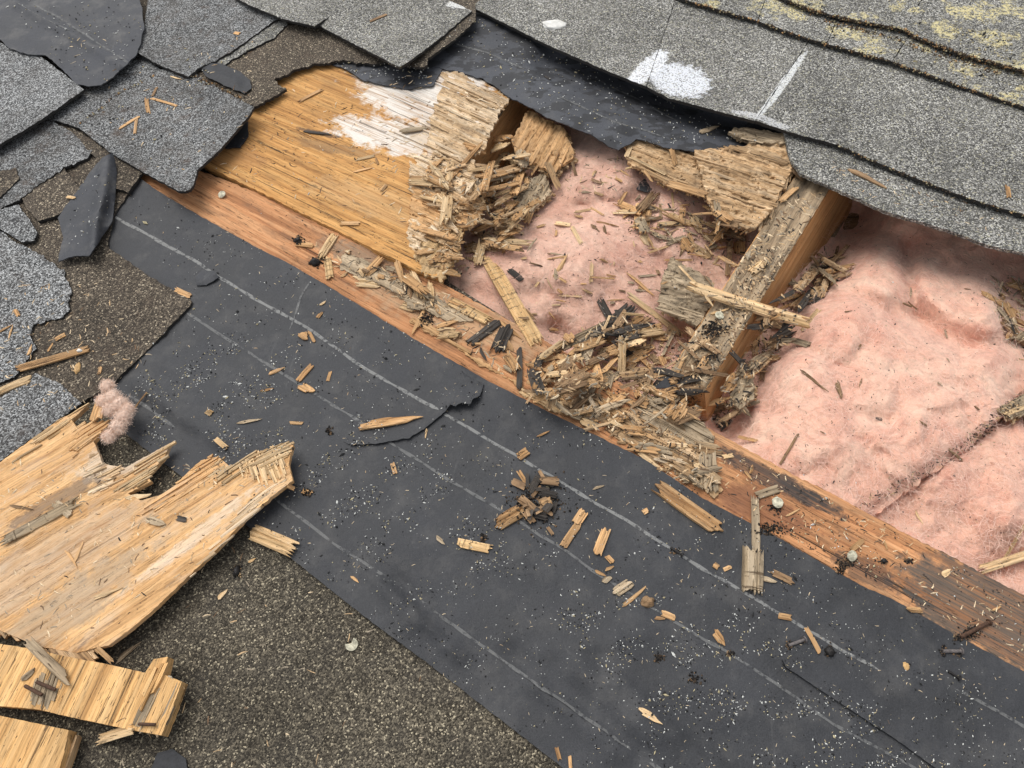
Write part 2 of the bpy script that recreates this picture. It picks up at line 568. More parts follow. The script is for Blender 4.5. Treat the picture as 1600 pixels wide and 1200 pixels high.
def strip(vs, fs, u0, u1, v0, v1, zb, zt, rng, hv=.0004, wob=.0004, seglen=.012, tip=.5):
    """one fibre of wood from u0 to u1; ends are broken"""
    k = max(1, int((u1 - u0) / seglen))
    b = len(vs)
    ph = rng.random() * 50
    lean = rng.uniform(-1, 1) * hv
    for i in range(k + 1):
        t = i / k
        u = u0 + (u1 - u0) * t
        q = 1.0
        if i in (0, k):
            q = rng.uniform(1 - tip, 1)
        m = (v0 + v1) / 2 + noise.noise((u * 60, ph, 1)) * wob + (rng.uniform(-.3, .3) * (v1 - v0) if q < .7 else 0)
        w = (v1 - v0) / 2 * q
        h = noise.noise((u * 45, ph, 0)) * hv
        zz = zb + (zt - zb) * (.35 + .65 * q)
        du = rng.uniform(-.0012, .0012) if i in (0, k) else 0
        vs += [(u - du, m - w, zb), (u + du, m + w, zb), (u + du, m + w * .92, zz + h * .9 + lean), (u, m + w * .05, zz + h + abs(lean) * .3), (u - du, m - w * .92, zz + h - lean)]
    for i in range(k):
        o = b + i * 5
        for j in range(5):
            a, c = j, (j + 1) % 5
            fs.append((o + a, o + c, o + 5 + c, o + 5 + a))
    fs.append(tuple(b + j for j in reversed(range(5))))
    fs.append(tuple(b + k * 5 + j for j in range(5)))


def fibres(name, outline, grain, z, th, mat, w=.004, jag=.008, hv=.0006, hgt=.0012, seed=1, parent=None, gap=.0, lifts=(), tilt=(0, 0), wob=.0006, seglen=.01, keep=True, brk=0.0):
    """a broken, fibrous board: many fibres along the grain cut to the outline, each ending where it broke"""
    rng = random.Random(seed)
    pw = [P(x, y, z) for x, y in outline]
    cx = sum(p.x for p in pw) / len(pw)
    cy = sum(p.y for p in pw) / len(pw)
    ax = sum(x for x, y in outline) / len(outline)
    ay = sum(y for x, y in outline) / len(outline)
    d = P(ax + grain[0], ay + grain[1], z) - P(ax, ay, z)
    ang = math.atan2(d.y, d.x)
    ca, sa = math.cos(ang), math.sin(ang)
    uv = [((p.x - cx) * ca + (p.y - cy) * sa, -(p.x - cx) * sa + (p.y - cy) * ca) for p in pw]
    vs, fs, off = [], [], []
    v = min(q[1] for q in uv)
    vmax = max(q[1] for q in uv)
    while v < vmax:
        ww = w * rng.uniform(.45, 1.6)
        m = v + ww / 2
        xs = []
        for i in range(len(uv)):
            (a0, b0), (a1, b1) = uv[i], uv[(i + 1) % len(uv)]
            if (b0 > m) != (b1 > m):
                xs.append(a0 + (a1 - a0) * (m - b0) / (b1 - b0))
        xs.sort()
        for u0, u1 in zip(xs[::2], xs[1::2]):
            if rng.random() < gap:
                continue
            ja = -abs(rng.gauss(0, jag)) * (2.2 if rng.random() < .12 else .7) + jag * .35
            jb = -abs(rng.gauss(0, jag)) * (2.2 if rng.random() < .12 else .7) + jag * .35
            a, b = u0 - ja, u1 + jb
            if b - a < .004:
                continue
            zt = rng.uniform(-1, .5) * hgt * (1.8 if rng.random() < .12 else .8)
            parts = [(a, b)]
            if b - a > .05 and rng.random() < .35:
                c = a + (b - a) * rng.uniform(.2, .8)
                parts = [(a, c - rng.uniform(0, .003)), (c, b)]
            if brk:
                cuts = [a]
                while cuts[-1] < b - brk * .5:
                    cuts.append(cuts[-1] + brk * rng.uniform(.4, 2.2))
                cuts[-1] = b
                parts = [(p_ - rng.uniform(0, .0015), q_ + rng.uniform(-.003, .001)) for p_, q_ in zip(cuts[:-1], cuts[1:]) if q_ - p_ > .004 and rng.random() > gap * .5]
            for a_, b_ in parts:
                if brk:
                    zt = rng.uniform(-1, .6) * hgt
                strip(vs, fs, a_, b_, v - .0002, v + ww, -th, zt + rng.uniform(-.4, .4) * hgt, rng, hv, wob, seglen, .4)
                r = (rng.random() * .5, rng.random() * .4, rng.random())
                off += [r] * (len(vs) - len(off))
        v += ww
    out = []
    eps = 1e-4
    for (u, vv, zz) in vs:
        x, y = cx + u * ca - vv * sa, cy + u * sa + vv * ca
        out.append([x, y, z + zz])
    if lifts:
        # bend by lifts given on the photograph
        pp = np.array([to_px(Vector(o)) for o in out])
        dz = height(pp, 0, lifts, (), seed)
        for o, q in zip(out, dz):
            o[2] += q
    out = [Vector(o) for o in out]
    return link(name, out, fs, mat, Vector((cx, cy, z - th)), ang, parent, keep=keep, gco=[(a[0] + r[0], a[1] + r[1], a[2] + r[2]) for a, r in zip(vs, off)])


def to_px(p):
    q = p - EYE
    x, y, zc = RT.dot(q), DN.dot(q), FW.dot(q)
    return (800 + F * x / zc, 600 + F * y / zc)


def frame(a, b, nor, roll=0.0):
    x = (b - a).normalized()
    y = nor.cross(x).normalized()
    z = x.cross(y)
    m = Matrix((x, y, z)).transposed().to_4x4()
    return m @ Matrix.Rotation(roll, 4, 'X')


def chip_geo(L, W, T, rng, nf=3, jag=.15, point=False):
    """a splinter along x, centred, resting on z = 0: a thin slip of wood with ragged ends and a ridged face"""
    m = max(3, min(11, round(W / .0012)))
    nu = max(3, min(8, round(L / .012)))
    ja, jb = [], []
    pa, pb = rng.random() < .15, rng.random() < .15
    oa, ob = rng.uniform(-.6, .6), rng.uniform(-.6, .6)
    for j in range(m + 1):
        s = 2 * j / m - 1
        ja.append((rng.random() ** 1.6 * min(jag, 1.1 * W / L) + (abs(s - oa) * .3 if point or pa else 0) * .5 + s * oa * .05 * (W / L)) * L)
        jb.append((rng.random() ** 1.6 * min(jag, 1.1 * W / L) + (abs(s - ob) * (.6 if point else .2) if point or pb else 0) * .6) * L)
    sc = min(1, .8 * L / (max(ja) + max(jb) + 1e-6))
    ph = rng.random() * 60
    bow, tw, crv = rng.gauss(0, .008) * L, rng.gauss(0, .06), rng.gauss(0, .006) * L
    step = [rng.choice((1, 1, .95, .6, .8)) for _ in range(m + 1)]
    top, bot = [], []
    for i in range(nu + 1):
        t = i / nu
        for j in range(m + 1):
            s = 2 * j / m - 1
            u0, u1 = -L / 2 + ja[j] * sc, L / 2 - jb[j] * sc
            u = u0 + (u1 - u0) * t
            q = u / (L / 2)
            wv = W / 2 * (1 + .07 * noise.noise((u * 70, ph, 3)))
            v = s * wv + crv * (1 - q * q) + noise.noise((u * 90, j * 3.1 + ph, 1)) * W * .025
            base = bow * (1 - q * q) + tw * v * q * .6
            h = T * step[j] * (1 - .15 * s * s) * (1 + .22 * noise.noise((u * 55, j * 1.7 + ph, 0)))
            if i in (0, nu):
                h *= rng.uniform(.55, 1)
            top.append((u, v, base + h))
            bot.append((u, v, base + (T * .12 if i in (0, nu) else 0)))
    n = len(top)
    fs = []
    k = m + 1
    for i in range(nu):
        for j in range(m):
            a = i * k + j
            fs.append((a, a + k, a + k + 1, a + 1))
            fs.append((n + a, n + a + 1, n + a + k + 1, n + a + k))
        a = i * k
        fs.append((a, n + a, n + a + k, a + k))
        a = i * k + m
        fs.append((a, a + k, n + a + k, n + a))
    for j in range(m):
        fs.append((j, j + 1, n + j + 1, n + j))
        a = nu * k + j
        fs.append((a, n + a, n + a + 1, a + 1))
    lowest = min(z for _x, _y, z in bot)
    return [(x, y, z - lowest) for x, y, z in top + bot], fs


def chip(x0, y0, x1, y1, w, mat, label, nf=None, th=None, lift=.0004, name='wood_splinter', cat='splinter', group=None, seed=None, point=False, roll=0.0, ends=(0, 0), jag=.15, into=None):
    """a single splinter between two pixels of the photograph, resting on whatever is there"""
    rng = random.Random(seed if seed is not None else int(x0 * 7 + y0 * 13 + x1))
    a, na = hit(x0, y0)
    b, nb = hit(x1, y1)
    # keep both ends on a believable slope
    zmax = max(a.z, b.z)
    if abs(a.z - b.z) > .5 * (b - a).length:
        lo = zmax - .25 * (a - b).length
        if a.z < lo:
            a = P(x0, y0, lo)
        if b.z < lo:
            b = P(x1, y1, lo)
    if ends[0]:
        a = P(x0, y0, a.z + ends[0])
    if ends[1]:
        b = P(x1, y1, b.z + ends[1])
    L = (b - a).length
    up = 0
    for t in ((.5,) if L < .05 else (.2, .35, .5, .65, .8)):
        q = hit(x0 + (x1 - x0) * t, y0 + (y1 - y0) * t)[0]
        up = max(up, q.z - (a.z + (b.z - a.z) * t))
    up = min(up, .012 if L < .09 else .04)
    if up > .006:                    # it bridges something: keep it where the photograph shows it
        a, b = P(x0, y0, a.z + up), P(x1, y1, b.z + up)
        up = 0
        L = (b - a).length
    W = w * mpp((x0 + x1) / 2, (y0 + y1) / 2)
    T = th if th else min(.0045, max(.001, W * .27))
    vs, fs = chip_geo(L, W, T, rng, nf or max(2, min(6, round(W / .0028))), jag, point)
    M = Matrix.Translation((a + b) / 2 + Vector((0, 0, up + lift))) @ frame(a, b, Vector((0, 0, 1)), roll)
    if into is not None:
        into.append((vs, fs, M, mat))
        remember([M @ Vector(v) for v in vs], fs)
        return None
    me = bpy.data.meshes.new(name)
    me.from_pydata(vs, [], fs)
    grain(me)
    me.materials.append(mat)
    me.polygons.foreach_set('use_smooth', [True] * len(me.polygons))
    me.set_sharp_from_angle(angle=rad(32))
    o = bpy.data.objects.new(name, me)
    COL.objects.link(o)
    o.matrix_world = M
    remember([M @ Vector(v) for v in vs], fs)
    return tag(o, label, cat, group)


M_ASPH = plain('asphalt_core', (.028, .026, .024), .85, 700, .6, bump=.8)
# ------------------------------------------------------------------ the roof itself: base sheet with the opening, cavity floor
HOLE = [(700, 235), (700, 440), (1120, 705), (1500, 915), (1830, 1090), (1830, 330), (1500, 235), (1230, 160), (1000, 95), (820, 62)]


def ring(name, outer, hole, z, th, mat):
    bm = bmesh.new()
    ed = []
    for loop in (outer, hole):
        vv = [bm.verts.new(P(x, y, z)) for x, y in loop]
        ed += [bm.edges.new((vv[i], vv[(i + 1) % len(vv)])) for i in range(len(vv))]
    bmesh.ops.triangle_fill(bm, edges=ed, use_beauty=True)
    bm.verts.index_update()
    vs = [v.co.copy() for v in bm.verts]
    fs = []
    cnt = set()
    for f in bm.faces:
        ids = [v.index for v in f.verts]
        a, b, c = (vs[i] for i in ids[:3])
        if (b - a).cross(c - a).z < 0:
            ids.reverse()
        fs.append(tuple(ids))
        for i in range(len(ids)):
            cnt.add((ids[i], ids[(i + 1) % len(ids)]))
    n = len(vs)
    rim = [e for e in cnt if (e[1], e[0]) not in cnt]
    fs += [tuple(i + n for i in reversed(f)) for f in list(fs)] + [(e[0], e[0] + n, e[1] + n, e[1]) for e in rim]
    vs += [v - Vector((0, 0, th)) for v in vs]
    bm.free()
    return link(name, vs, fs, mat, P(800, 600, z - th))


roof = ring('roof_slope', [(-420, -260), (2050, -260), (2300, 1750), (-420, 1600)], HOLE, -.0125, .012, M_BROWN)
tag(roof, kind='structure')
tag(sheet('attic_floor', [(560, -60), (2000, -60), (2000, 1250), (560, 700)], -.13, .01, M_BRN, jag=0, grid=80, step=80), kind='structure')
E = (100, 56)                            # the way the courses run, in the photograph

# rafters and the boards along the opening
def beam(name, tl, tr, bl, br, z, depth, label, seed):
    """tl, tr: left and right top edge at the upper end, bl, br at the lower end"""
    o = sheet(name, [tl, tr, br, bl], z, depth, M_SIDE, jag=.35, step=7, grid=9, seed=seed, grain=(tr[0] - br[0], tr[1] - br[1]), nz=((.0007, 14, 9),), smooth=True)
    nb = len(o.data.vertices) // 2
    side = (P(*br) - P(*bl)).normalized() * .03
    R = Matrix.Rotation(-o.rotation_euler.z, 3, 'Z')
    for v in list(o.data.vertices)[nb:]:
        v.co += R @ side
    t = sheet('top_face', [(tl[0] + 1.2, tl[1]), (tr[0] - 1.2, tr[1]), (br[0] - 1.2, br[1]), (bl[0] + 1.2, bl[1])], z + .0014, .0022, M_RTOP, jag=1.4, step=4, grid=5, seed=seed + 1,
              grain=(tr[0] - br[0], tr[1] - br[1]), nz=((.0009, 12, 7), (.0006, 4, 3)), parent=o)
    return tag(o, label, 'rafter')


R2 = beam('rafter', (1322, 150), (1377, 165), (1040, 590), (1101, 612), -.010, .125, 'dark topped rafter between the two pink insulation bays', 3)
R1 = beam('rafter', (794, 92), (840, 100), (606, 345), (652, 362), -.0135, .12, 'rafter half hidden under the white stained orange plywood edge', 5)

# insulation in the bays
def batt(name, outline, z, lifts, mat, fmat, label, seed, n, grp=None):
    def zf(pts):
        h = height(pts, z, lifts, ((.008, 130, 95),), seed)
        for k, (x, y) in enumerate(pts):
            wx = x + 34 * noise.noise((x / 60, y / 60, 3.1)) + 8 * noise.noise((x / 18, y / 18, 7.7))
            wy = y + 34 * noise.noise((x / 60, y / 60, 9.4)) + 8 * noise.noise((x / 18, y / 18, 1.7))
            m = .5 + .5 * noise.noise((x / 140, y / 140, 21))
            h[k] += .024 * (abs(noise.noise((wx / 150, wy / 115, seed))) - .25) + (.002 + .009 * m) * (abs(noise.noise((wx / 52, wy / 40, seed + 4))) - .25)
            h[k] += (.0012 + .0035 * m) * (abs(noise.noise((wx / 19, wy / 15, seed + 8))) - .25) + .0013 * noise.noise((x / 7, y / 6, seed))
        return h
    o = sheet(name, outline, z, .06, mat, jag=5, step=6, grid=5.2, seed=seed, zfun=zf)
    BV = BVHTree.FromPolygons([o.matrix_basis @ v.co for v in o.data.vertices], [tuple(p.vertices) for p in o.data.polygons])
    rng = random.Random(seed)
    vs, fs = [], []
    arr = np.array(outline, float)
    lo, hi = arr.min(0), arr.max(0)
    k = 0
    while k < n:
        pts = np.stack([np.random.RandomState(seed + k).uniform(lo[0], hi[0], 800), np.random.RandomState(seed + k + 1).uniform(lo[1], hi[1], 800)], 1)
        pts = pts[inside(outline, pts)]
        for x, y in pts:
            if not (-60 < x < 1680):
                continue
            d = (P(x, y) - EYE).normalized()
            p, nn, _i, _d = BV.ray_cast(EYE, d)
            k += 1
            if p is None:
                continue
            a = noise.noise((x / 40, y / 40, seed)) * 6 + rng.gauss(0, 1.0)
            L = rng.uniform(.003, .009)
            q = p + Vector((0, 0, rng.uniform(-.0008, .0006)))
            b0 = len(vs)
            wd = rng.uniform(.00005, .00013)
            cur = rng.gauss(0, .8)
            for j in range(4):
                s = Vector((-math.sin(a), math.cos(a), 0)) * wd
                vs += [q - s, q + s]
                q = q + Vector((math.cos(a) * L, math.sin(a) * L, rng.uniform(-.001, .002) if j < 2 else rng.uniform(-.0016, .0004)))
                a += cur
            for j in range(3):
                fs.append((b0 + 2 * j, b0 + 2 * j + 1, b0 + 2 * j + 3, b0 + 2 * j + 2))
    f = link('loose_fibres', vs, fs, fmat, P(*outline[0], z), parent=o, keep=False)
    f['kind'] = 'stuff'
    return tag(o, label, 'insulation', grp)


batt('insulation_batt', [(770, 40), (860, 60), (1270, 170), (1215, 330), (1085, 560), (1100, 720), (960, 690), (850, 640), (690, 530), (650, 400)], -.036,
     [([(930, 260), (1010, 290)], .014, 60), ([(900, 420), (830, 400), (760, 460)], .017, 75), ([(880, 525), (870, 515)], -.022, 20), ([(1010, 310), (1000, 318)], -.02, 26),
      ([(1180, 300), (1140, 420), (1100, 520)], -.03, 50), ([(830, 190), (770, 270), (730, 320)], -.035, 42), ([(745, 250), (800, 290), (850, 300)], -.008, 45), ([(1000, 560), (1060, 600)], -.012, 60), ([(1030, 380)], .008, 50)],
     M_PINKD, M_FUZZD, 'dusty pink insulation littered with wood between the two rafters', 11, 6500)
batt('insulation_batt', [(1340, 120), (1860, 330), (1860, 540), (1650, 580), (1612, 612), (1512, 700), (1456, 738), (1360, 808), (1420, 900), (1200, 860), (1080, 720), (1180, 480), (1290, 330)], -.044,
     [([(1440, 620), (1330, 690), (1260, 660)], .026, 150), ([(1612, 615), (1520, 698), (1450, 740), (1370, 796)], -.01, 13), ([(1350, 470), (1480, 440)], .008, 60), ([(1340, 340), (1500, 400), (1640, 420)], -.024, 40), ([(1330, 455), (1420, 500), (1500, 545), (1570, 540)], -.012, 15), ([(1415, 380), (1422, 440), (1440, 490)], -.01, 12),
      ([(1420, 395), (1425, 470), (1445, 500)], -.011, 18), ([(1400, 480), (1440, 500), (1500, 535)], -.011, 22), ([(1250, 560), (1300, 640)], .008, 50),
      ([(1360, 290), (1300, 380), (1250, 470), (1190, 560), (1130, 660)], -.045, 40), ([(1590, 470), (1620, 600)], -.026, 40), ([(1470, 510), (1520, 530)], -.006, 16), ([(1540, 490)], .012, 30), ([(1210, 640), (1230, 650)], -.006, 20),
      ([(1330, 350), (1310, 400), (1290, 440)], -.02, 40), ([(1370, 660), (1420, 690)], -.004, 20)],
     M_PINK, M_FUZZ, 'clean bright pink insulation filling the bay on the right', 12, 9000)
batt('insulation_batt', [(1880, 540), (1640, 575), (1580, 625), (1500, 690), (1435, 730), (1340, 780), (1310, 850), (1500, 960), (1900, 1150)], -.043,
     [([(1590, 630), (1500, 698), (1430, 738), (1340, 785)], -.012, 14), ([(1560, 760)], .008, 80), ([(1560, 880), (1600, 920)], -.012, 50)],
     M_PINK, M_FUZZ, 'pink insulation piece below the dirty crease at the lower right', 13, 4000)

# the strip of old decking below the opening, and the orange plywood above it
STRIP = [(196, 258), (300, 262), (400, 300), (493, 347), (560, 381), (690, 442), (800, 503), (900, 560), (1000, 615), (1120, 676), (1168, 702), (1250, 747), (1277, 759), (1360, 804), (1433, 843), (1498, 875),
         (1547, 903), (1900, 1085), (1900, 1300), (1560, 1110), (1300, 960), (1000, 800), (600, 580), (400, 450), (196, 320)]
deck = sheet('deck_board', STRIP, 0, .012, M_STRIP, jag=1.6, step=4, grid=3.6, seed=21, grain=E, nz=((.0008, 60, 40),), relief=(.0005, 80, 4.5, 21))
tag(deck, 'weathered orange brown board along the edge of the black felt', 'deck board')
PLY = [(190, 262), (300, 120), (420, 60), (560, 40), (690, 80), (740, 118), (797, 150), (782, 164), (763, 187), (745, 205), (722, 240), (737, 266), (752, 292), (745, 310), (752, 330), (726, 350), (715, 380), (700, 400), (690, 436),
       (655, 424), (600, 397), (550, 372), (493, 344), (400, 297), (300, 248)]
ply = sheet('plywood_sheet', PLY, .0045, .012, M_PLY, jag=1.6, step=4, grid=3.3, seed=22, grain=(100, 44), nz=((.0006, 70, 40),), relief=(.0004, 90, 4.5, 22),
            lifts=[([(600, 400), (690, 437)], .005, 30), ([(640, 260), (700, 330)], .001, 40)])
tag(ply, 'orange plywood sheet with white mould and a splintered right edge', 'plywood')
# rotted surface plies on it, broken off in layers
for outl, gr, zz, w, jg, m, sd, gp in (
    ([(600, 150), (690, 112), (797, 152), (770, 185), (735, 210), (690, 200), (610, 185)], (100, 44), .0056, .002, .016, M_PLY, 31, .5),
    ([(560, 190), (720, 190), (757, 232), (720, 250), (640, 250), (560, 225)], (100, 44), .0058, .002, .016, M_PLY, 30, .55),
    ([(690, 112), (797, 152), (782, 166), (763, 187), (740, 190), (690, 150)], (100, 46), .0075, .0017, .026, M_WROT, 37, .2),
    ([(690, 150), (790, 160), (757, 232), (720, 250), (670, 235), (675, 190)], (100, 48), .0083, .0017, .026, M_WROT, 32, .2),
    ([(640, 240), (735, 255), (760, 295), (742, 320), (690, 330), (640, 300)], (100, 50), .0074, .0017, .026, M_WROT, 33, .25),
    ([(640, 300), (735, 310), (752, 332), (726, 352), (690, 370), (645, 350)], (100, 46), .0084, .0017, .026, M_TAN, 34, .25),
    ([(650, 385), (720, 352), (708, 400), (692, 442), (656, 426)], (-50, 70), .0105, .003, .006, M_CHECK, 35, .05),
    ([(645, 340), (700, 345), (700, 400), (640, 390)], (100, 46), .0078, .0017, .026, M_WROT, 36, .3),
):
    if gp < .4:
        sheet('rotted_veneer', outl, zz - .0006, .0028, m, (), ((.0012, 24, 20),), 7, 2.6, 2.7, sd, grain=gr, parent=ply, relief=(.0006, 30, 3.2, sd, .0008), coarse=16)
    fibres('rotted_veneer', outl, gr, zz + .0006, .0016, m, w * 1.5, jg, .0006, .001, sd, ply, gap=max(gp, .68), brk=.05)
# pale end grain broken along the lower edge of the strip
for outl, sd, m in (([(640, 500), (760, 575), (830, 620), (815, 600), (720, 540), (660, 498)], 41, M_TAN), ([(948, 672), (1000, 640), (1060, 655), (1130, 765), (1118, 776), (1040, 730)], 42, M_ROT),
                    ([(540, 395), (660, 450), (740, 500), (690, 500), (600, 450), (530, 420)], 44, M_GREYW),
                    ([(1000, 612), (1040, 618), (1090, 652), (1122, 682), (1113, 702), (1076, 695), (1040, 672), (985, 655)], 45, M_GREYW),
                    ([(810, 612), (860, 608), (915, 637), (930, 662), (865, 640)], 46, M_PALE), ([(900, 600), (1010, 655), (1060, 700), (1000, 690), (930, 655)], 47, M_ROT)):
    sheet('rotted_veneer', outl, .0022, .003, m, (), ((.001, 24, 20),), 3.5, 2.8, 3, sd, grain=(100, 56), parent=deck, relief=(.0007, 40, 3.4, sd, .0005), coarse=7)
    fibres('rotted_veneer', outl, (100, 56), .0036, .0035, m, .0022, .016, .0006, .0012, sd, deck, gap=.66, brk=.06)

# rotten pieces of plywood still hanging in the opening
def rotten(outline, grain, z, mat, label, seed, lifts=(), w=.0032, under=None, umat=None):
    o = sheet('rotten_plywood', outline, z, .0045, mat, lifts, ((.0012, 26, 22),), 3.2, 2.6, 2.7, seed, grain=grain, relief=(.0008, 34, 3.4, seed, .0011))
    u = fibres('inner_ply', under or [(x + 3, y + 4) for x, y in outline], (grain[1], -grain[0] * 1.1), z - .0055, .004, umat or M_ROT, .003, .007, .0005, .0012, seed + 50, o, lifts=lifts, gap=.1)
    fibres('loose_veneer', outline, grain, z + .0004, .0012, mat, .0034, .016, .0006, .0012, seed + 20, o, lifts=lifts, gap=.72, brk=.05)
    return tag(o, label, 'plywood piece')


rotten([(826, 172), (884, 201), (898, 244), (866, 268), (808, 246), (799, 216)], (45, -75), -.008, M_TAN, 'broken pale plywood piece hanging under the torn felt beside the left rafter', 61, [([(860, 265)], -.006, 30)], .0026)
rotten([(976, 224), (992, 215), (1055, 233), (1100, 240), (1110, 306), (1042, 287), (982, 253)], (100, 38), -.006, M_ROT, 'rotten tan plywood piece in front of the torn felt edge', 62, [([(1050, 290)], -.004, 30)])
rotten([(1085, 234), (1163, 228), (1197, 218), (1230, 222), (1238, 263), (1216, 306), (1205, 330), (1178, 358), (1150, 352), (1118, 338), (1104, 306)], (100, 32), .001, M_ROT,
       'large rotten brown plywood piece beside the top of the rafter', 63, [([(1160, 350)], -.006, 30)], .0036)
rotten([(1150, 198), (1225, 208), (1232, 224), (1170, 222), (1138, 206)], (100, 22), .004, M_GREYW, 'dark rotten plywood piece wedged under the lifted shingle edge', 64)
rotten([(1049, 401), (1112, 438), (1118, 468), (1089, 508), (1030, 481), (1033, 438)], (100, 34), -.012, M_GREYW, 'grey rotten plywood square lying against the rafter', 65, [([(1040, 440)], -.006, 40)], .0026)
rotten([(800, 300), (850, 268), (862, 300), (830, 330), (806, 330)], (35, -60), -.022, M_GREYW, 'grey splintered plywood piece on the pink insulation beside the left debris', 66)
rotten([(1150, 585), (1178, 582), (1178, 622), (1156, 640), (1140, 622)], (30, -60), -.03, M_GREYW, 'grey grooved plywood piece at the foot of the rafter', 67)
rotten([(1560, 640), (1640, 590), (1650, 640), (1580, 655)], (100, -50), -.028, M_GREYW, 'brown bark like plywood piece by the frame edge on the insulation', 68)

# ------------------------------------------------------------------ lower shingles and felt
SHN = ((.0012, 60, 50), (.0004, 8, 8))
lowbase = sheet('shingle', [(-140, 600), (40, 600), (160, 610), (330, 740), (560, 915), (760, 1060), (960, 1210), (1180, 1390), (1000, 1560), (-140, 1500)], .0012, .004, M_DARK, jag=.8, grid=16, seed=71, nz=SHN, parent=roof)
FELTZ = [([(450, 425), (470, 500)], .0015, 16), ([(600, 930), (640, 970)], .003, 22), ([(560, 940), (640, 1030)], .0015, 25), ([(830, 1060), (960, 1170)], .004, 22), ([(760, 1000), (880, 1110)], -.001, 30),
         ([(900, 1040), (1010, 1150)], .003, 20), ([(240, 560), (330, 640), (380, 700)], .0025, 30), ([(700, 520), (740, 590)], .001, 30), ([(775, 620), (900, 650)], .002, 24),
         ([(790, 1030), (1050, 985)], .0012, 10), ([(1000, 1130), (1200, 1260)], .003, 26)]
FELTZ += [([(585, 905), (640, 950), (720, 1030)], .0035, 9), ([(620, 905), (700, 985)], -.002, 9), ([(840, 1070), (930, 1135), (1010, 1200)], .0035, 10), ([(800, 1020), (900, 1110), (1000, 1190)], -.003, 14), ([(960, 1060), (1060, 1150)], .003, 12),
          ([(215, 600), (290, 655), (350, 690)], .003, 9), ([(250, 580), (340, 650)], -.002, 10), ([(660, 560), (720, 610)], .0025, 10), ([(690, 560), (745, 595)], .003, 7), ([(790, 640), (830, 690)], .0025, 12), ([(300, 430), (330, 470)], .001, 12)]
FELTZ = [(a_, b_ * 1.5, c_) for a_, b_, c_ in FELTZ]
FELTN = ((.0028, 150, 80), (.001, 46, 34), (.0003, 14, 12))
FELT = [(130, 330), (187, 270), (222, 280), (246, 298), (300, 330), (400, 386), (450, 411), (522, 453), (643, 527), (757, 592), (808, 618), (851, 640), (947, 688), (1010, 719), (1097, 778), (1168, 815), (1210, 836), (1250, 860),
        (1297, 887), (1348, 916), (1391, 934), (1490, 990), (1589, 1043), (1700, 1105), (1900, 1215), (1900, 1700), (1420, 1560), (1000, 1293), (850, 1177), (672, 1039), (570, 964), (457, 874), (283, 744), (198, 679), (140, 620), (90, 560), (60, 460)]
felt_z = lambda pts: height(pts, .0042, FELTZ, FELTN, 81)
felt = sheet('felt_underlayment', FELT, .0042, .0016, M_FELT, jag=.9, step=5, grid=11, seed=81, zfun=felt_z)
tag(felt, 'long black felt underlayment strip with faint white printed lines', 'roofing felt')


def printed(path, w, mat, parent, zf, seed, off=.00025):
    """a printed line on the felt: a thin film following the felt"""
    path = resample_open(path, 8)
    w *= .72
    vs, fs = [], []
    for i, (x, y) in enumerate(path):
        a, b = path[max(0, i - 1)], path[min(len(path) - 1, i + 1)]
        L = math.hypot(b[0] - a[0], b[1] - a[1])
        nx, ny = -(b[1] - a[1]) / L, (b[0] - a[0]) / L
        ww = w * (1 + .7 * noise.noise((i * .35, seed, 1))) * (.25 if i in (0, len(path) - 1) else 1)
        o = 1.6 * noise.noise((i * .2, seed, 4))
        q = np.array([(x + nx * (o - ww / 2), y + ny * (o - ww / 2)), (x + nx * o, y + ny * o), (x + nx * (o + ww / 2), y + ny * (o + ww / 2))])
        hz = zf(q) + off
        vs += [P(p[0], p[1], h) for p, h in zip(q, hz)]
    n = len(path)
    for i in range(n - 1):
        for j in range(2):
            a = i * 3 + j
            fs.append((a, a + 1, a + 4, a + 3))
    return link('printed_line', vs, fs, mat, P(*path[0], 0), parent=parent, keep=False)


def resample_open(path, step):
    out = [path[0]]
    for a, b in zip(path[:-1], path[1:]):
        L = math.hypot(b[0] - a[0], b[1] - a[1])
        k = max(1, int(L / step))
        out += [(a[0] + (b[0] - a[0]) * j / k, a[1] + (b[1] - a[1]) * j / k) for j in range(1, k + 1)]
    return out


LINES = [([(176, 336), (250, 378), (300, 405), (345, 434), (400, 468), (480, 512), (575, 579), (640, 616), (689, 643), (760, 685), (850, 738), (882, 756), (930, 786), (978, 812), (1046, 856), (1100, 890), (1148, 917), (1215, 956), (1263, 985), (1320, 1018), (1374, 1047)], 6.5, M_LINE),
         ([(290, 488), (368, 538), (450, 589), (540, 645), (612, 693), (661, 724), (712, 756), (774, 792), (888, 863), (922, 889), (1049, 968), (1100, 999), (1140, 1021), (1211, 1067), (1303, 1132), (1399, 1183), (1520, 1250)], 6, M_FAINT),
         ([(428, 778), (485, 821), (527, 853), (570, 880), (641, 928), (697, 968), (754, 1010), (800, 1041), (850, 1077), (879, 1095), (913, 1120), (981, 1166), (1024, 1197), (1110, 1255)], 6.5, M_FAINT),
         ([(193, 611), (227, 634), (273, 668)], 6, M_FAINT), ([(485, 439), (470, 465), (459, 498), (452, 515)], 4, M_FAINT)]
for i, (p, w, m) in enumerate(LINES):
    printed(p, w, m, felt, felt_z, i + 1)
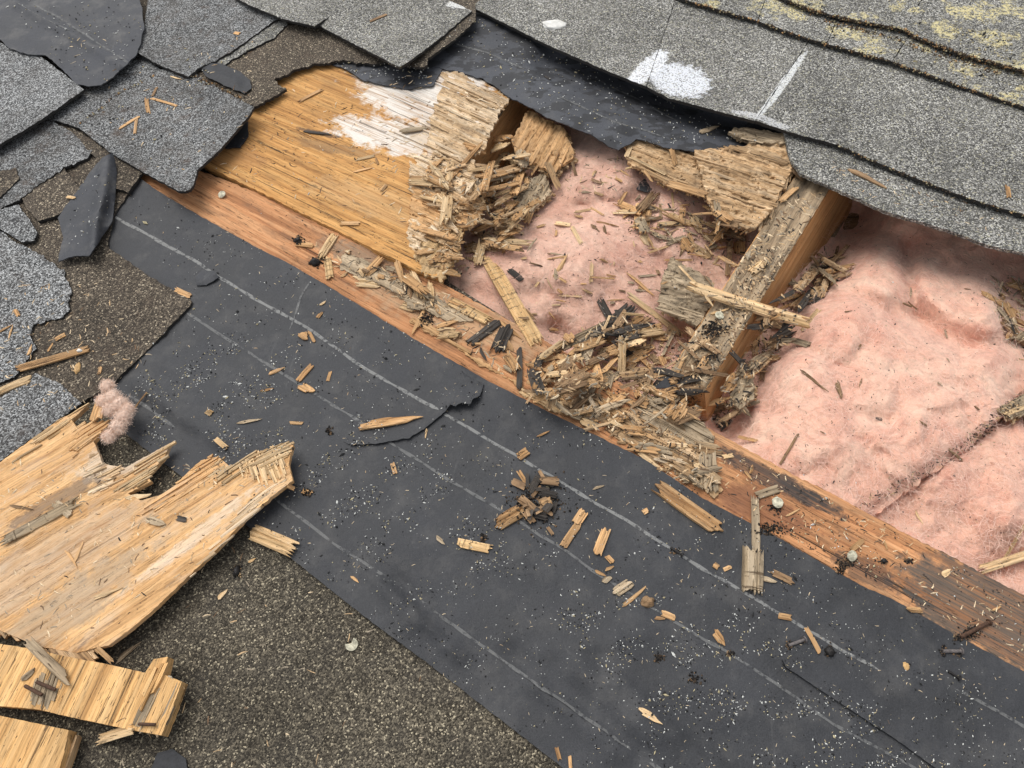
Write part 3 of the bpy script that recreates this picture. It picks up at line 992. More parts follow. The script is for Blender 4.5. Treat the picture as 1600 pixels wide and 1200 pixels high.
# a torn tongue of the felt that has lifted, and the darker lap at the lower right
tear = [(756, 600), (750, 618), (738, 624), (735, 632), (722, 629), (712, 634), (704, 632), (690, 648), (665, 668), (640, 684), (610, 689), (590, 693), (548, 695), (515, 682), (560, 632), (640, 592), (710, 575)]
tear_z = lambda pts: felt_z(pts) - .0012 + height(pts, 0, [([(752, 612), (735, 628), (712, 634), (690, 648), (640, 684), (610, 689), (560, 694)], .0042, 22), ([(742, 625), (710, 633)], .006, 12)], (), 1)
fl = sheet('torn_felt_tongue', tear, .004, .0012, M_FELT, jag=1.5, step=3.5, grid=7, seed=83, zfun=tear_z)
tag(fl, 'torn curling tongue of black felt at the ragged crack in the felt', 'felt tear')
printed([(640, 616), (668, 630), (686, 640)], 6, M_LINE, fl, tear_z, 4)
hole_pts = [(700, 640), (712, 632), (735, 633), (752, 614), (744, 634), (722, 643)]
lap = [(1222, 1030), (1228, 1042), (1300, 1090), (1400, 1155), (1462, 1200), (1700, 1360), (1900, 1460), (1900, 1200), (1700, 1110), (1610, 1048), (1500, 1056), (1420, 1052), (1350, 1050), (1270, 1034)]
lap_z = lambda pts: felt_z(pts) + height(pts, -.0005, [([(1224, 1034), (1300, 1090), (1400, 1155), (1462, 1200), (1700, 1360)], .0036, 34), ([(1750, 1300)], .004, 200)], (), 1)
fl2 = sheet('felt_lap', lap, .006, .0016, M_FELT, jag=.7, step=5, grid=9, seed=84, zfun=lap_z)
tag(fl2, 'overlapping darker black felt piece at the bottom right', 'roofing felt')
printed([(1488, 1073), (1545, 1103), (1600, 1135), (1680, 1180)], 6.5, M_FAINT, fl2, lap_z, 9)

# ------------------------------------------------------------------ shingles on the left, torn and displaced


def shingle(outline, z, mat, label, lifts=(), seed=1, th=.004, jag=1.5, grid=10, coarse=0, group=None, name='torn_shingle', parent=None):
    o = sheet(name, outline, z, th, mat, lifts, SHN, jag * 1.25, 3, grid, seed, coarse=coarse * .35, parent=parent, rim_mat=M_ASPH)
    if parent is None:
        tag(o, label, 'shingle', group)
    return o


shingle([(-120, 170), (60, 170), (150, 215), (215, 283), (182, 330), (167, 385), (230, 430), (299, 470), (297, 477), (240, 537), (178, 597), (110, 640), (40, 660), (-120, 650)], .0075, M_BROWN,
        'brown square shingle whose corner overlaps the black felt', seed=101, lifts=[([(240, 440), (250, 520)], .002, 40)])
shingle([(-120, 340), (-20, 352), (40, 385), (100, 420), (113, 450), (105, 485), (96, 496), (51, 507), (48, 525), (57, 545), (22, 590), (-120, 630)], .0105, M_PALEG,
        'worn grey shingle piece above the long stick at the frame edge', seed=102, coarse=5, jag=2.5)
shingle([(-120, 640), (0, 622), (57, 583), (95, 600), (127, 630), (60, 678), (0, 720), (-120, 760)], .0102, M_PALEG, 'grey shingle corner just above the broken plywood panel', seed=103, coarse=3)
shingle([(-120, 235), (0, 222), (79, 187), (147, 227), (139, 246), (100, 262), (62, 288), (30, 312), (-40, 345), (-120, 350)], .0115, M_GREY, 'grey shingle strip between the felt scroll and the big pale shingle', seed=104, coarse=5, jag=2.4,
        lifts=[([(100, 262), (30, 312)], .002, 20)])
shingle([(-120, 300), (0, 268), (24, 262), (30, 280), (10, 300), (-30, 330), (-120, 360)], .0145, M_BROWN, 'brown shingle scrap at the frame edge on the grey strip', seed=105, coarse=3)
shingle([(-120, 330), (-10, 330), (28, 320), (46, 344), (58, 362), (54, 376), (34, 377), (0, 357), (-120, 380)], .0142, M_PALEG, 'small rounded grey shingle scrap left of the felt scroll', seed=106, coarse=3)
shingle([(30, 300), (100, 262), (128, 300), (92, 335), (60, 345), (40, 325)], .0125, M_BROWN, 'brown bare shingle patch left of the felt scroll', seed=107, coarse=4)
shingle([(110, 200), (152, 222), (183, 245), (224, 270), (200, 300), (176, 292), (150, 250)], .0118, M_BROWN, 'dark brown shingle edge under the corner of the big square shingle', seed=108, coarse=3)
shingle([(60, 190), (130, 130), (181, 108), (215, 80), (252, 110), (122, 199), (79, 186)], .0135, M_GREY, 'narrow grey shingle strip below the felt flap', seed=109, jag=1)
shingle([(240, 110), (290, 105), (345, 140), (397, 167), (388, 182), (345, 232), (308, 266), (304, 284), (297, 297), (280, 299), (230, 272), (176, 241), (121, 198)], .0165, M_GREY,
        'square grey shingle with a few twigs overhanging the orange plywood', seed=110, jag=1, lifts=[([(290, 295), (390, 175)], .012, 50), ([(280, 299)], .006, 30)])
shingle([(-120, 30), (10, 70), (60, 85), (95, 112), (131, 140), (85, 173), (45, 199), (0, 225), (-120, 290)], .0185, M_PALEG, 'pale grey shingle under the black felt flap at the frame corner', seed=111, jag=1, lifts=[([(131, 140), (0, 225)], .007, 30)])
shingle([(300, 60), (440, 5), (530, 50), (645, 85), (640, 92), (590, 100), (533, 95), (500, 98), (465, 107), (428, 125), (448, 140), (417, 156), (398, 168), (345, 148), (306, 128), (290, 100)], .0135, M_BROWN,
        'dark brown shingle remnant above the orange plywood', seed=112, coarse=2, jag=2.2, lifts=[([(430, 125), (400, 166)], .003, 20)])
shingle([(200, -80), (235, -30), (226, 40), (214, 82), (252, 103), (295, 120), (309, 107), (338, 94), (368, 76), (425, 35), (445, 22), (400, -80)], .0195, M_GREY, 'grey shingle with ragged corner beside the felt flap at the top', seed=113, jag=1.3, coarse=1.5,
        lifts=[([(295, 120), (215, 82)], .004, 20)])
shingle([(325, 105), (368, 72), (425, 34), (446, 20), (448, 38), (430, 58), (400, 72), (365, 92), (345, 105)], .0165, M_MID, 'thin broken shingle layer under the ragged corner shingle', seed=114, coarse=2)
g_top = 'shingles of the lifted top course on the left'
shingle([(300, -80), (350, -12), (390, 8), (440, 29), (491, 41), (540, 10), (590, -20), (560, -80)], .023, M_MID, 'lifted grey shingle left of the one with the dark twig', seed=115, jag=.8, lifts=[([(390, 8), (491, 41)], .008, 24)])
shingle([(560, -80), (590, -20), (540, 10), (494, 38), (560, 72), (624, 105), (643, 93), (690, 58), (737, 17), (690, -5), (640, -80)], .024, M_MID, 'lifted grey shingle with a dark twig, its corner pointing over the felt', seed=116, jag=.9,
        lifts=[([(624, 105)], .012, 60), ([(737, 17), (624, 105)], .006, 30)])
shingle([(590, 60), (740, -10), (744, 30), (715, 58), (690, 76), (668, 92), (668, 103), (648, 105), (632, 100)], .0195, M_BROWN, 'second shingle layer showing under the corner of the twig shingle', seed=117, jag=2, lifts=[([(660, 100), (740, 30)], .008, 30)])

# felt: the scroll, the flap, the scraps
def felt_piece(name, outline, z, mat, label, lifts, seed, th=.0015, grid=7, nz=((.0008, 30, 26),), jag=1.3, coarse=0, cat='roofing felt'):
    return tag(sheet(name, outline, z, th, mat, lifts, nz, jag, 4, grid, seed, coarse=coarse), label, cat)


felt_piece('felt_scroll', [(160, 246), (176, 238), (182, 262), (181, 290), (178, 318), (176, 344), (163, 364), (150, 383), (140, 399), (122, 400), (108, 402), (91, 409), (94, 390), (99, 371), (90, 340), (120, 298), (140, 270)], .013, M_FELT3,
           'curled scroll of black felt lying on the brown shingle', [([(168, 240), (162, 300), (150, 345), (144, 405)], .013, 12), ([(140, 300), (122, 350), (112, 405)], .006, 22)], 121, grid=5, nz=((.0012, 40, 20),))
felt_piece('felt_flap', [(-100, -80), (180, -80), (214, -10), (222, 14), (225, 42), (218, 72), (213, 85), (176, 121), (158, 132), (139, 135), (119, 132), (108, 118), (99, 110), (71, 86), (40, 84), (17, 77), (0, 62), (-100, 20)], .0225, M_FELT3,
           'black felt flap folded over the shingles at the top corner', [([(20, 0), (100, 45), (200, 105)], .007, 8), ([(40, 0), (115, 42), (207, 98)], -.004, 7), ([(60, 0), (140, 36), (222, 60)], .002, 10), ([(0, 30), (80, 75)], .003, 9), ([(222, 20), (213, 85), (139, 135)], .004, 20), ([(90, 70), (92, 95)], .003, 8)], 122)
felt_piece('felt_scrap', [(309, 97), (345, 99), (375, 112), (391, 125), (393, 138), (382, 146), (350, 133), (320, 118)], .0175, M_TARPAPER, 'small black felt scrap on the brown shingle remnant', [([(330, 110), (370, 130)], .003, 8)], 123, grid=5, cat='felt scrap')
felt_piece('felt_scrap', [(345, 218), (387, 190), (388, 212), (375, 230), (352, 231)], .0085, M_TARPAPER, 'black felt scrap poking out from under the square shingle onto plywood', [], 124, grid=5, cat='felt scrap')
felt_piece('felt_underlayment', [(480, 90), (540, 60), (640, 40), (700, 60), (690, 110), (676, 134), (655, 136), (635, 139), (600, 133), (570, 126), (540, 108), (508, 97)], .0078, M_FELT2, 'black felt strip between lifted shingle corner and white mouldy plywood', [([(560, 120), (670, 134)], .001, 14)], 125)
UPZ = [([(1030, 200), (1180, 226)], -.0085, 70), ([(840, 130), (960, 200)], .003, 40), ([(700, 40), (760, 60)], .002, 30), ([(930, 215), (960, 232), (985, 222)], -.004, 30), ([(860, 95), (1000, 140), (1150, 195), (1230, 215)], -.02, 26)]
UP = [(640, 120), (668, 88), (700, 60), (742, 10), (850, 0), (1000, 50), (1260, 140), (1262, 215), (1205, 223), (1194, 225), (1146, 234), (1110, 233), (1083, 236), (1044, 232), (1010, 220), (994, 217), (985, 224), (967, 234), (950, 228), (927, 212), (888, 196), (870, 190),
      (851, 181), (830, 168), (794, 151), (775, 136), (754, 123), (712, 111), (690, 107), (676, 103)]
up_z = lambda pts: height(pts, .0085, UPZ, ((.0014, 60, 40), (.0006, 20, 16)), 126)
ufelt = tag(sheet('felt_underlayment', UP, .0085, .0015, M_FELT2, jag=1.6, step=4, grid=8, seed=126, zfun=up_z), 'torn black felt sagging under the lifted shingle edge above the insulation', 'roofing felt')
printed([(700, 65), (760, 82), (820, 108)], 3.5, M_FAINT, ufelt, up_z, 21)
printed([(872, 150), (960, 190), (1040, 214)], 3, M_FAINT, ufelt, up_z, 22)
printed([(930, 122), (1000, 158), (1060, 190)], 3, M_FAINT, ufelt, up_z, 23)

# ------------------------------------------------------------------ the courses still nailed down at the upper right (parts of the roof)
def course(edge_lo, edge_hi, joints, z, mat, lifts, seed, th=.0045, jag=.9):
    """one course: its exposed face from the lower edge up under the next course, cut into shingles at the joints"""
    def at(path, x):
        for (x0, y0), (x1, y1) in zip(path[:-1], path[1:]):
            if x0 <= x <= x1:
                return y0 + (y1 - y0) * (x - x0) / (x1 - x0)
        return path[0][1] if x < path[0][0] else path[-1][1]
    js = [(edge_lo[0][0], edge_hi[0][0])] + joints + [(edge_lo[-1][0], edge_hi[-1][0])]
    for i, ((a, c), (b, d)) in enumerate(zip(js[:-1], js[1:])):
        g0, g1 = (.6 if i else 0), (.6 if i < len(js) - 2 else 0)
        lo = [(a + g0, at(edge_lo, a))] + [q for q in edge_lo if a + 3 < q[0] < b - 3] + [(b - g1, at(edge_lo, b))]
        hi = [(c + g0, at(edge_hi, c))] + [q for q in edge_hi if c + 3 < q[0] < d - 3] + [(d - g1, at(edge_hi, d))]
        sheet('shingle', lo + hi[::-1], z, th, mat, lifts, SHN, jag, 3, 11, seed + i, parent=roof, rim_mat=M_ASPH)


C0 = [(1226, 212), (1235, 249), (1252, 272), (1286, 286), (1337, 309), (1394, 334), (1433, 345), (1484, 360), (1547, 384), (1600, 395), (1720, 432), (1900, 480)]
sheet('shingle', [(1222, 150), (1300, 150), (1500, 230), (1900, 380)] + C0[::-1], .0095, .0045, M_MID, [([(1330, 305), (1480, 358), (1600, 392)], .004, 24)], SHN, 1.6, 4, 11, 130, parent=roof, coarse=1.5)
e1 = [(735, 10), (800, 42), (851, 68), (942, 108), (1010, 135), (1044, 153), (1112, 171), (1177, 188), (1250, 211), (1309, 226), (1377, 256), (1433, 279), (1490, 301), (1547, 320), (1600, 335), (1720, 372), (1900, 424)]
e2 = [(900, -68), (1000, -28), (1072, 0), (1180, 31), (1250, 56), (1292, 68), (1394, 96), (1490, 130), (1600, 167), (1720, 204), (1900, 258)]
e3 = [(1100, -60), (1180, -22), (1232, 0), (1269, 15), (1320, 28), (1413, 45), (1436, 58), (1498, 82), (1600, 110), (1720, 142), (1900, 188)]
e4 = [(1300, -220), (1500, -160), (1700, -100), (1900, -30)]
up = lambda e, dx, dy: [(x + dx, y + dy) for x, y in e]
course(e1, up(e2, 6, -34), [(1010, 1068), (1180, 1286)], .0175, M_MID, [([(900, 92), (1044, 153), (1177, 188)], .008, 30), ([(735, 10), (800, 42)], .004, 20)], 140)
course(e2, up(e3, 6, -30), [(1184, 1210), (1292, 1322), (1394, 1440)], .0235, M_LICH, [([(1072, 0), (1250, 56), (1490, 130)], .002, 16)], 150)
course(e3, e4, [(1413, 1530)], .0295, M_LICH, [([(1232, 0), (1413, 45), (1600, 110)], .003, 16)], 160, jag=1.6)

# ------------------------------------------------------------------ broken plywood lying on the lower shingles
BP = [(-120, 790), (0, 722), (68, 673), (93, 655), (136, 634), (112, 656), (119, 668), (150, 659), (170, 663), (146, 690), (153, 705), (160, 724), (195, 731), (230, 712), (266, 692), (256, 715), (229, 745), (236, 752), (200, 771), (220, 782), (241, 776), (258, 772),
      (272, 760), (292, 739), (314, 719), (340, 713), (363, 732), (399, 707), (430, 700), (458, 695), (451, 724), (457, 751), (428, 773), (408, 790), (388, 806), (340, 857), (283, 911), (235, 957), (198, 988), (170, 1008), (150, 1012), (120, 1020), (60, 1010), (0, 985), (-120, 990)]
BPL = [([(400, 790), (280, 910), (170, 1008)], .006, 60), ([(440, 720)], .006, 70), ([(100, 820), (0, 900)], .003, 80), ([(150, 680)], .004, 50)]
panel = sheet('broken_panel', BP, .0165, .0055, M_PANEL, BPL, ((.001, 60, 40),), 1.1, 3, 3.6, 170, grain=(100, -62), relief=(.0005, 70, 5, 170, .00035))
tag(panel, 'large broken pale plywood panel with a jagged end lying on the shingles', 'plywood panel')
for outl, gr, zz, w, jg, m, sd, gp in (
    ([(50, 690), (93, 655), (136, 632), (112, 656), (80, 690)], (100, -62), .0178, .0018, .012, M_PALE, 161, .15),
    ([(105, 690), (119, 668), (150, 657), (172, 661), (146, 692), (120, 712)], (100, -66), .0178, .0018, .014, M_PANEL, 162, .15),
    ([(130, 735), (153, 705), (162, 724), (196, 730), (180, 760), (140, 775)], (100, -50), .0176, .0022, .014, M_WROT, 163, .2),
    ([(180, 760), (230, 712), (270, 690), (256, 717), (229, 746), (236, 752), (200, 772)], (100, -62), .0178, .002, .016, M_PALE, 164, .1),
    ([(225, 800), (241, 776), (272, 760), (292, 738), (314, 717), (342, 711), (330, 745), (270, 790)], (100, -62), .0176, .002, .016, M_PANEL, 165, .2),
    ([(330, 745), (340, 713), (363, 731), (400, 706), (395, 730), (360, 760)], (100, -62), .0178, .002, .012, M_PALE, 166, .2),
    ([(372, 728), (425, 702), (455, 697), (448, 725), (455, 748), (420, 760), (385, 750)], (30, 80), .0176, .0016, .008, M_PALE, 175, .0),
    ([(395, 712), (458, 692), (454, 712), (430, 735), (400, 735)], (100, -50), .0186, .0016, .014, M_PALE, 176, .2),
    ([(-60, 985), (60, 985), (165, 1000), (150, 1040), (119, 1072), (85, 1045), (45, 1002)], (60, 72), .0155, .003, .006, M_ROT, 177, .1),
    ([(395, 780), (450, 752), (410, 795), (345, 862), (290, 915), (255, 950), (330, 860)], (100, -75), .0172, .002, .01, M_WROT, 178, .15),
    ([(0, 722), (68, 673), (93, 655), (60, 700), (0, 745)], (100, -62), .0178, .0024, .014, M_PALE, 179, .3),
):
    fibres('torn_ply', outl, gr, zz, .003, m, w, jg, .0004, .0006, sd, panel, gap=gp, lifts=BPL)
ch = [(-60, 1000), (0, 1006), (40, 1012), (100, 1025), (164, 1037), (227, 1051), (240, 1030), (262, 1026), (256, 1054), (284, 1065), (268, 1110), (252, 1149), (198, 1139), (108, 1120), (57, 1108), (0, 1103), (-60, 1098)]
chunk = sheet('plywood_chunk', ch, .0225, .012, M_CHUNK, [([(280, 1065), (250, 1150)], .001, 30)], ((.0004, 30, 14),), .9, 4, 8, 180, grain=(100, -205))
tag(chunk, 'rectangular clean tan plywood chunk with rusty nails under the big panel', 'plywood chunk')
fibres('torn_ply', [(238, 1072), (284, 1066), (252, 1148), (205, 1140), (220, 1100)], (45, -95), .0236, .003, M_GREYW, .003, .004, .0004, .0008, 181, chunk)
fibres('torn_ply', [(228, 1062), (243, 1030), (262, 1026), (246, 1070), (225, 1100), (215, 1120)], (45, -95), .0265, .004, M_CHUNK, .004, .006, .0004, .001, 182, chunk)
fibres('torn_ply', [(40, 1070), (90, 1040), (95, 1075), (75, 1105), (50, 1100)], (30, -90), .0236, .003, M_GREYW, .003, .006, .0004, .001, 183, chunk)
ch3 = [(-60, 1112), (0, 1118), (55, 1130), (107, 1141), (100, 1175), (90, 1215), (60, 1260), (-60, 1250)]
chunk2 = sheet('plywood_chunk', ch3, .0225, .012, M_CHUNK, [], ((.0004, 30, 14),), .9, 4, 8, 185, grain=(100, -205))
tag(chunk2, 'tan plywood chunk cut off by the bottom corner of the frame', 'plywood chunk')
fibres('torn_ply', [(103, 1143), (118, 1150), (98, 1215), (85, 1240), (88, 1200)], (45, -130), .016, .008, M_ROT, .003, .004, .0005, .001, 186, chunk2)
# ------------------------------------------------------------------ splinters and chips the photograph shows one by one
settle()
T, PL, GW, BR, BK, CK, GC, RO = M_TAN, M_PALE, M_GREYW, M_BRN, M_BLACK, M_CHECK, M_GCHECK, M_ROT
HERO = [
    # on the lower felt
    (553, 668, 665, 650, 15, T, 'long tapered tan splinter beside the crack in the felt', 1),
    (1023, 757, 1131, 834, 24, T, 'thick weathered splinter lying alone on the felt near the deck board', 0),
    (1178, 772, 1180, 866, 12, GW, 'narrow grey stick pointing at a nail head from the felt', 0),
    (1176, 856, 1174, 930, 32, GC, 'grey checked paddle shaped wood piece on the felt', 0),
    (1186, 903, 1216, 910, 8, GW, 'short grey sliver stuck out of the paddle shaped piece', 1),
    (1203, 893, 1243, 912, 11, BR, 'brown stick right of the paddle shaped piece', 0),
    (394, 832, 464, 862, 25, PL, 'flat tan wood block at the edge of the felt near the broken panel', 0),
    (714, 848, 770, 859, 14, CK, 'ribbed tan chip alone on the middle of the felt', 0),
    (770, 824, 818, 796, 22, T, 'split tan wood block beside the dark bark pile', 0),
    (878, 858, 905, 818, 12, T, 'tan stick below the short chip on the felt', 0),
    (899, 820, 914, 798, 15, T, 'short tan chip capping a stick on the felt', 0),
    (932, 868, 948, 826, 14, T, 'tan chip standing right of the capped stick', 0),
    (947, 868, 958, 880, 8, T, 'small chip below the chip right of the capped stick', 0),
    (809, 735, 833, 772, 7, T, 'thin tan stick leaning out of the dark bark pile', 0),
    (809, 716, 826, 704, 13, T, 'small tan crumb above the bark pile on the printed line', 0),
    (613, 723, 618, 741, 7, T, 'tiny upright tan chip on the empty felt', 0),
    (452, 661, 475, 662, 5, T, 'tiny flat tan splinter above the panel tip', 0),
    (472, 767, 488, 773, 8, T, 'pale chip right of the panel tip', 0),
    (447, 759, 461, 765, 6, T, 'tiny chip touching the panel tip', 0),
    (668, 668, 663, 688, 3, PL, 'thin yellow sliver right of the felt crack', 1),
    (680, 838, 698, 852, 6, GW, 'grey sliver left of the ribbed chip', 1),
    (994, 1107, 1038, 1131, 10, PL, 'pale yellow pointed splinter near the bottom of the felt', 1),
    (967, 951, 1018, 912, 6, T, 'long thin splinter leaning over the grey chip on the felt', 1),
    (957, 929, 988, 909, 16, GW, 'grey ridged chip on the second printed line', 0),
    (1032, 957, 1055, 967, 10, T, 'tan chip on the second printed line below the brown lump', 0),
    (1019, 965, 1042, 968, 5, T, 'small tan sliver beside the chip on the second line', 1),
    (1114, 984, 1133, 1010, 12, T, 'leaf shaped tan chip on the felt', 1),
    (928, 891, 950, 903, 5, T, 'pale sliver above the grey ridged chip', 1),
    (943, 891, 962, 886, 5, T, 'second pale sliver above the grey ridged chip', 1),
    (941, 912, 956, 898, 9, GW, 'grey leaf like chip beside the ridged chip', 1),
    (1215, 962, 1237, 966, 9, T, 'rounded tan chip on the upper printed line', 0),
    (1258, 980, 1281, 1022, 7, T, 'tan stick beside the tar clump on the felt', 0),
    (1413, 954, 1439, 955, 8, T, 'tan chip at the edge of felt and deck board', 0),
    (869, 1167, 875, 1189, 6, T, 'pinkish splinter at the bottom edge of the felt', 0),
    (890, 1180, 892, 1205, 5, T, 'second splinter at the bottom edge of the felt', 0),
    (1114, 882, 1123, 888, 9, T, 'small rounded tan chip below the paddle stick', 0),
    (1130, 891, 1143, 885, 6, T, 'small light chip left of the paddle', 0),
    (929, 866, 932, 850, 3, GW, 'thin grey splinter on the felt beside the tan chips', 1),
    (1004, 802, 1013, 797, 8, T, 'tiny folded chip left of the thick splinter', 0),
    (838, 684, 862, 672, 3, T, 'fine curved splinter near the rotten board edge', 1),
    (925, 765, 945, 758, 4, GW, 'fine grey twig on the felt between the printed lines', 1),
    (548, 900, 563, 912, 4, T, 'small splinter near the felt lower edge', 1),
    (465, 597, 489, 570, 9, T, 'tan stick crossing the second printed line', 0),
    (467, 601, 492, 617, 14, T, 'tan wedge chip under the stick on the second line', 1),
    (417, 586, 447, 574, 6, T, 'pinkish splinter left of the crossing stick', 1),
    (406, 613, 434, 605, 4, T, 'thin splinter below the pinkish splinter', 1),
    (512, 597, 517, 580, 5, T, 'small upright splinter right of the crossing stick', 0),
    (499, 478, 512, 470, 4, PL, 'tiny pale sliver above the forked chip', 1),
    (495, 499, 505, 486, 6, T, 'little triangular chip above the forked chip', 1),
    (468, 520, 484, 532, 13, T, 'forked pale chip on the upper printed line', 1),
    (481, 515, 493, 538, 5, T, 'thin leg of the forked chip on the upper line', 0),
    (337, 686, 356, 702, 8, PL, 'pale yellow chip above the broken panel notch', 0),
    (323, 643, 332, 648, 9, PL, 'tiny cube of wood on the dusty felt', 0),
    (368, 663, 414, 653, 5, GW, 'grey splinter on the felt above the panel', 1),
    (204, 648, 230, 613, 2.5, T, 'thin needle leaning off the pink tuft', 0),
    (1548, 955, 1566, 948, 4, T, 'thin sliver on the black stain of the deck board', 1),
    # on the lower left shingles
    (23, 579, 142, 545, 13, T, 'long tan stick on the grey shingle at the frame edge', 0),
    (-2, 614, 52, 591, 15, PL, 'frayed pale stick below the long stick', 0),
    (86, 532, 103, 523, 8, T, 'short chip above the long stick', 0),
    (24, 484, 30, 495, 6, T, 'small chip on the worn grey shingle', 0),
    (272, 453, 299, 465, 11, T, 'tan chip on the corner of the brown square shingle', 0),
    (105, 309, 120, 311, 5, PL, 'pale chip on the left edge of the felt scroll', 0),
    (44, 558, 52, 537, 5, T, 'thin splinter standing above the long stick', 1),
    (74, 552, 85, 534, 3, T, 'needle crossing the long stick', 1),
    (-5, 522, 24, 505, 4, T, 'thin splinter at the frame edge above the long stick', 1),
    (13, 532, 22, 506, 2.5, T, 'fine needle crossing at the frame edge', 1),
    (155, 586, 158, 573, 5, T, 'tiny chip above the pink tuft', 0),
    (368, 887, 379, 904, 5, PL, 'pale splinter on the dark shingle below the panel', 1),
    (387, 880, 402, 872, 4, PL, 'pale sliver right of the splinter below the panel', 1),
    (340, 938, 356, 920, 7, PL, 'pale leaf shaped sliver on the dark shingle', 1),
    (180, 1037, 222, 1000, 8, GW, 'grey stick between the panel tip and the chunk', 1),
    (154, 1157, 212, 1139, 15, PL, 'pale broken chip under the nailed chunk', 0),
    # on the broken panel
    (0, 850, 130, 780, 17, GC, 'grey rotted strip standing for the dark slot in the broken panel', 0),  # added chip standing in for the panel's open slot, where darker ply shows
    (86, 786, 112, 806, 12, GC, 'grey crumbling piece across the slot strip', 0),
    (228, 810, 264, 824, 11, GW, 'dark grey wedge chip on the broken panel', 1),
    (276, 809, 293, 814, 8, BK, 'small black chip beside the wedge on the panel', 0),
    (102, 858, 124, 890, 4, T, 'thin splinter of the crossed pair on the panel', 1),
    (116, 882, 131, 843, 5, T, 'wider splinter of the crossed pair on the panel', 1),
    (140, 937, 196, 919, 7, PL, 'whitish curved splinter on the lower panel', 1),
    (14, 790, 58, 797, 4, BR, 'brown thin splinter near the frame edge of the panel', 1),
    (192, 783, 240, 770, 11, PL, 'pale loose splinter at the notch of the panel', 1),
    (46, 1000, 121, 1072, 14, GW, 'grey brown lath hanging off the lower panel tip', 0),
    (33, 1066, 60, 1042, 9, GW, 'grey splinter standing on the chunk beside the lath', 1),
    (150, 1010, 178, 1036, 7, T, 'short stick bridging the panel and the chunk', 0),
    # on the torn shingles
    (185, 203, 219, 182, 5, T, 'long twig of the twig group on the square shingle', 0),
    (211, 210, 214, 184, 4, T, 'upright twig of the twig group on the square shingle', 0),
    (229, 153, 233, 180, 6, T, 'pale thick twig above the twig pair on the square shingle', 0),
    (235, 154, 279, 167, 4, T, 'brown twig reaching across the square shingle', 0),
    (238, 152, 246, 136, 4, BR, 'brown stub above the twigs on the square shingle', 0),
    (577, 35, 605, 23, 5, BR, 'dark twig on the lifted shingle', 0),
    (265, 119, 287, 126, 3, PL, 'pale sliver along the edge under the ragged corner shingle', 1),
    (366, 52, 375, 54, 6, T, 'small tan crumb on the ragged corner shingle', 0),
    (1320, 263, 1392, 297, 9, BR, 'long brown splinter on the lowest shingle at the right', 1),
    (1572, 288, 1576, 311, 6, T, 'small tan chip on the wide shingle at the right', 0),
    (1088, 210, 1126, 200, 9, GW, 'grey brown splinter on the sagging felt', 1),
    (850, 119, 861, 126, 4, BK, 'tiny black chip on the patchy felt', 0),
    # on the orange plywood and deck board
    (465, 161, 505, 140, 6, T, 'slim splinter at the top of the orange plywood', 0),
    (470, 205, 522, 213, 6, BK, 'dark stained sliver sunk in the orange plywood', 1),
    (557, 250, 586, 244, 6, PL, 'pale splinter below the white mould', 0),
    (586, 246, 592, 259, 4, T, 'short sliver hooked to the pale splinter', 0),
    (550, 270, 585, 261, 5, T, 'tan sliver below the hooked pair', 1),
    (595, 300, 604, 289, 6, T, 'small upright chip on the orange plywood', 0),
    (531, 350, 563, 350, 8, T, 'flat little block near the lower edge of the orange plywood', 0),
    (620, 207, 672, 200, 10, GW, 'dark grey splinter on the white mould', 1),
    (463, 382, 492, 385, 10, T, 'checked chip on the deck board beside the black lump', 0),
    (499, 408, 525, 367, 13, PL, 'pale frayed stick standing on the deck board', 0),
    (511, 402, 516, 438, 12, CK, 'checked stick below the pale frayed stick', 0),
    (532, 434, 547, 424, 5, T, 'small splinter right of the checked stick', 1),
    (570, 432, 598, 401, 12, T, 'tan plank chip on the grey part of the deck board', 0),
    (550, 432, 590, 446, 7, PL, 'pale splinter under the tan plank chip', 1),
    (560, 420, 572, 434, 8, PL, 'frayed pale chip left of the plank chip', 1),
    (583, 442, 602, 428, 4, T, 'thin curved splinter right of the plank chip', 1),
    (600, 417, 640, 431, 9, GW, 'grey splinter along the crack below the plywood', 1),
    (640, 425, 664, 474, 16, PL, 'wide frayed splinter below the plywood corner', 0),
    (672, 437, 677, 487, 10, PL, 'upright splinter beside the wide frayed one', 1),
    (645, 526, 665, 478, 7, T, 'slim splinter at the felt edge below the frayed pair', 1),
    (680, 511, 718, 503, 9, T, 'flat splinter on the deck board right of the dark knot', 1),
    (700, 470, 768, 506, 17, CK, 'checked strip along the deck board edge', 0),
    (756, 394, 842, 542, 24, CK, 'long checked plywood strip lying across the left insulation', 0),
    (733, 538, 781, 502, 15, BK, 'short charred stick on the deck board', 0),
    (796, 508, 776, 553, 22, BK, 'charred wide chip beside the checked strip', 0),
    (811, 543, 811, 612, 9, BK, 'black upright stick at the felt edge', 0),
    (748, 542, 762, 569, 5, BK, 'thin black sliver below the charred stick', 1),
    (780, 500, 818, 535, 7, T, 'brown splinter crossing the checked strip', 1),
    (1152, 683, 1184, 690, 6, T, 'small flat chip on the deck board below the insulation', 0),
    (1102, 772, 1100, 708, 18, GW, 'grey split piece standing across the deck board', 0),
    (1118, 772, 1113, 704, 9, GW, 'narrower grey splinter beside the split piece', 0),
    (1042, 694, 1075, 698, 9, PL, 'pale chip on the rotten board', 0),
    (1128, 715, 1146, 712, 7, PL, 'tiny pale chip right of the split pieces', 0),
    (1180, 776, 1218, 763, 13, GW, 'grey chip leaning beside the upper nail head', 0),
    (1226, 808, 1254, 794, 3, T, 'fine needle right of the upper nail head', 1),
    (1327, 862, 1349, 843, 8, T, 'tan chip behind the lower nail head', 0),
    (1470, 900, 1487, 892, 9, PL, 'triangular pale chip on the deck board', 1),
    (1380, 843, 1387, 862, 3, T, 'thin splinter on the deck board near the lower nail', 1),
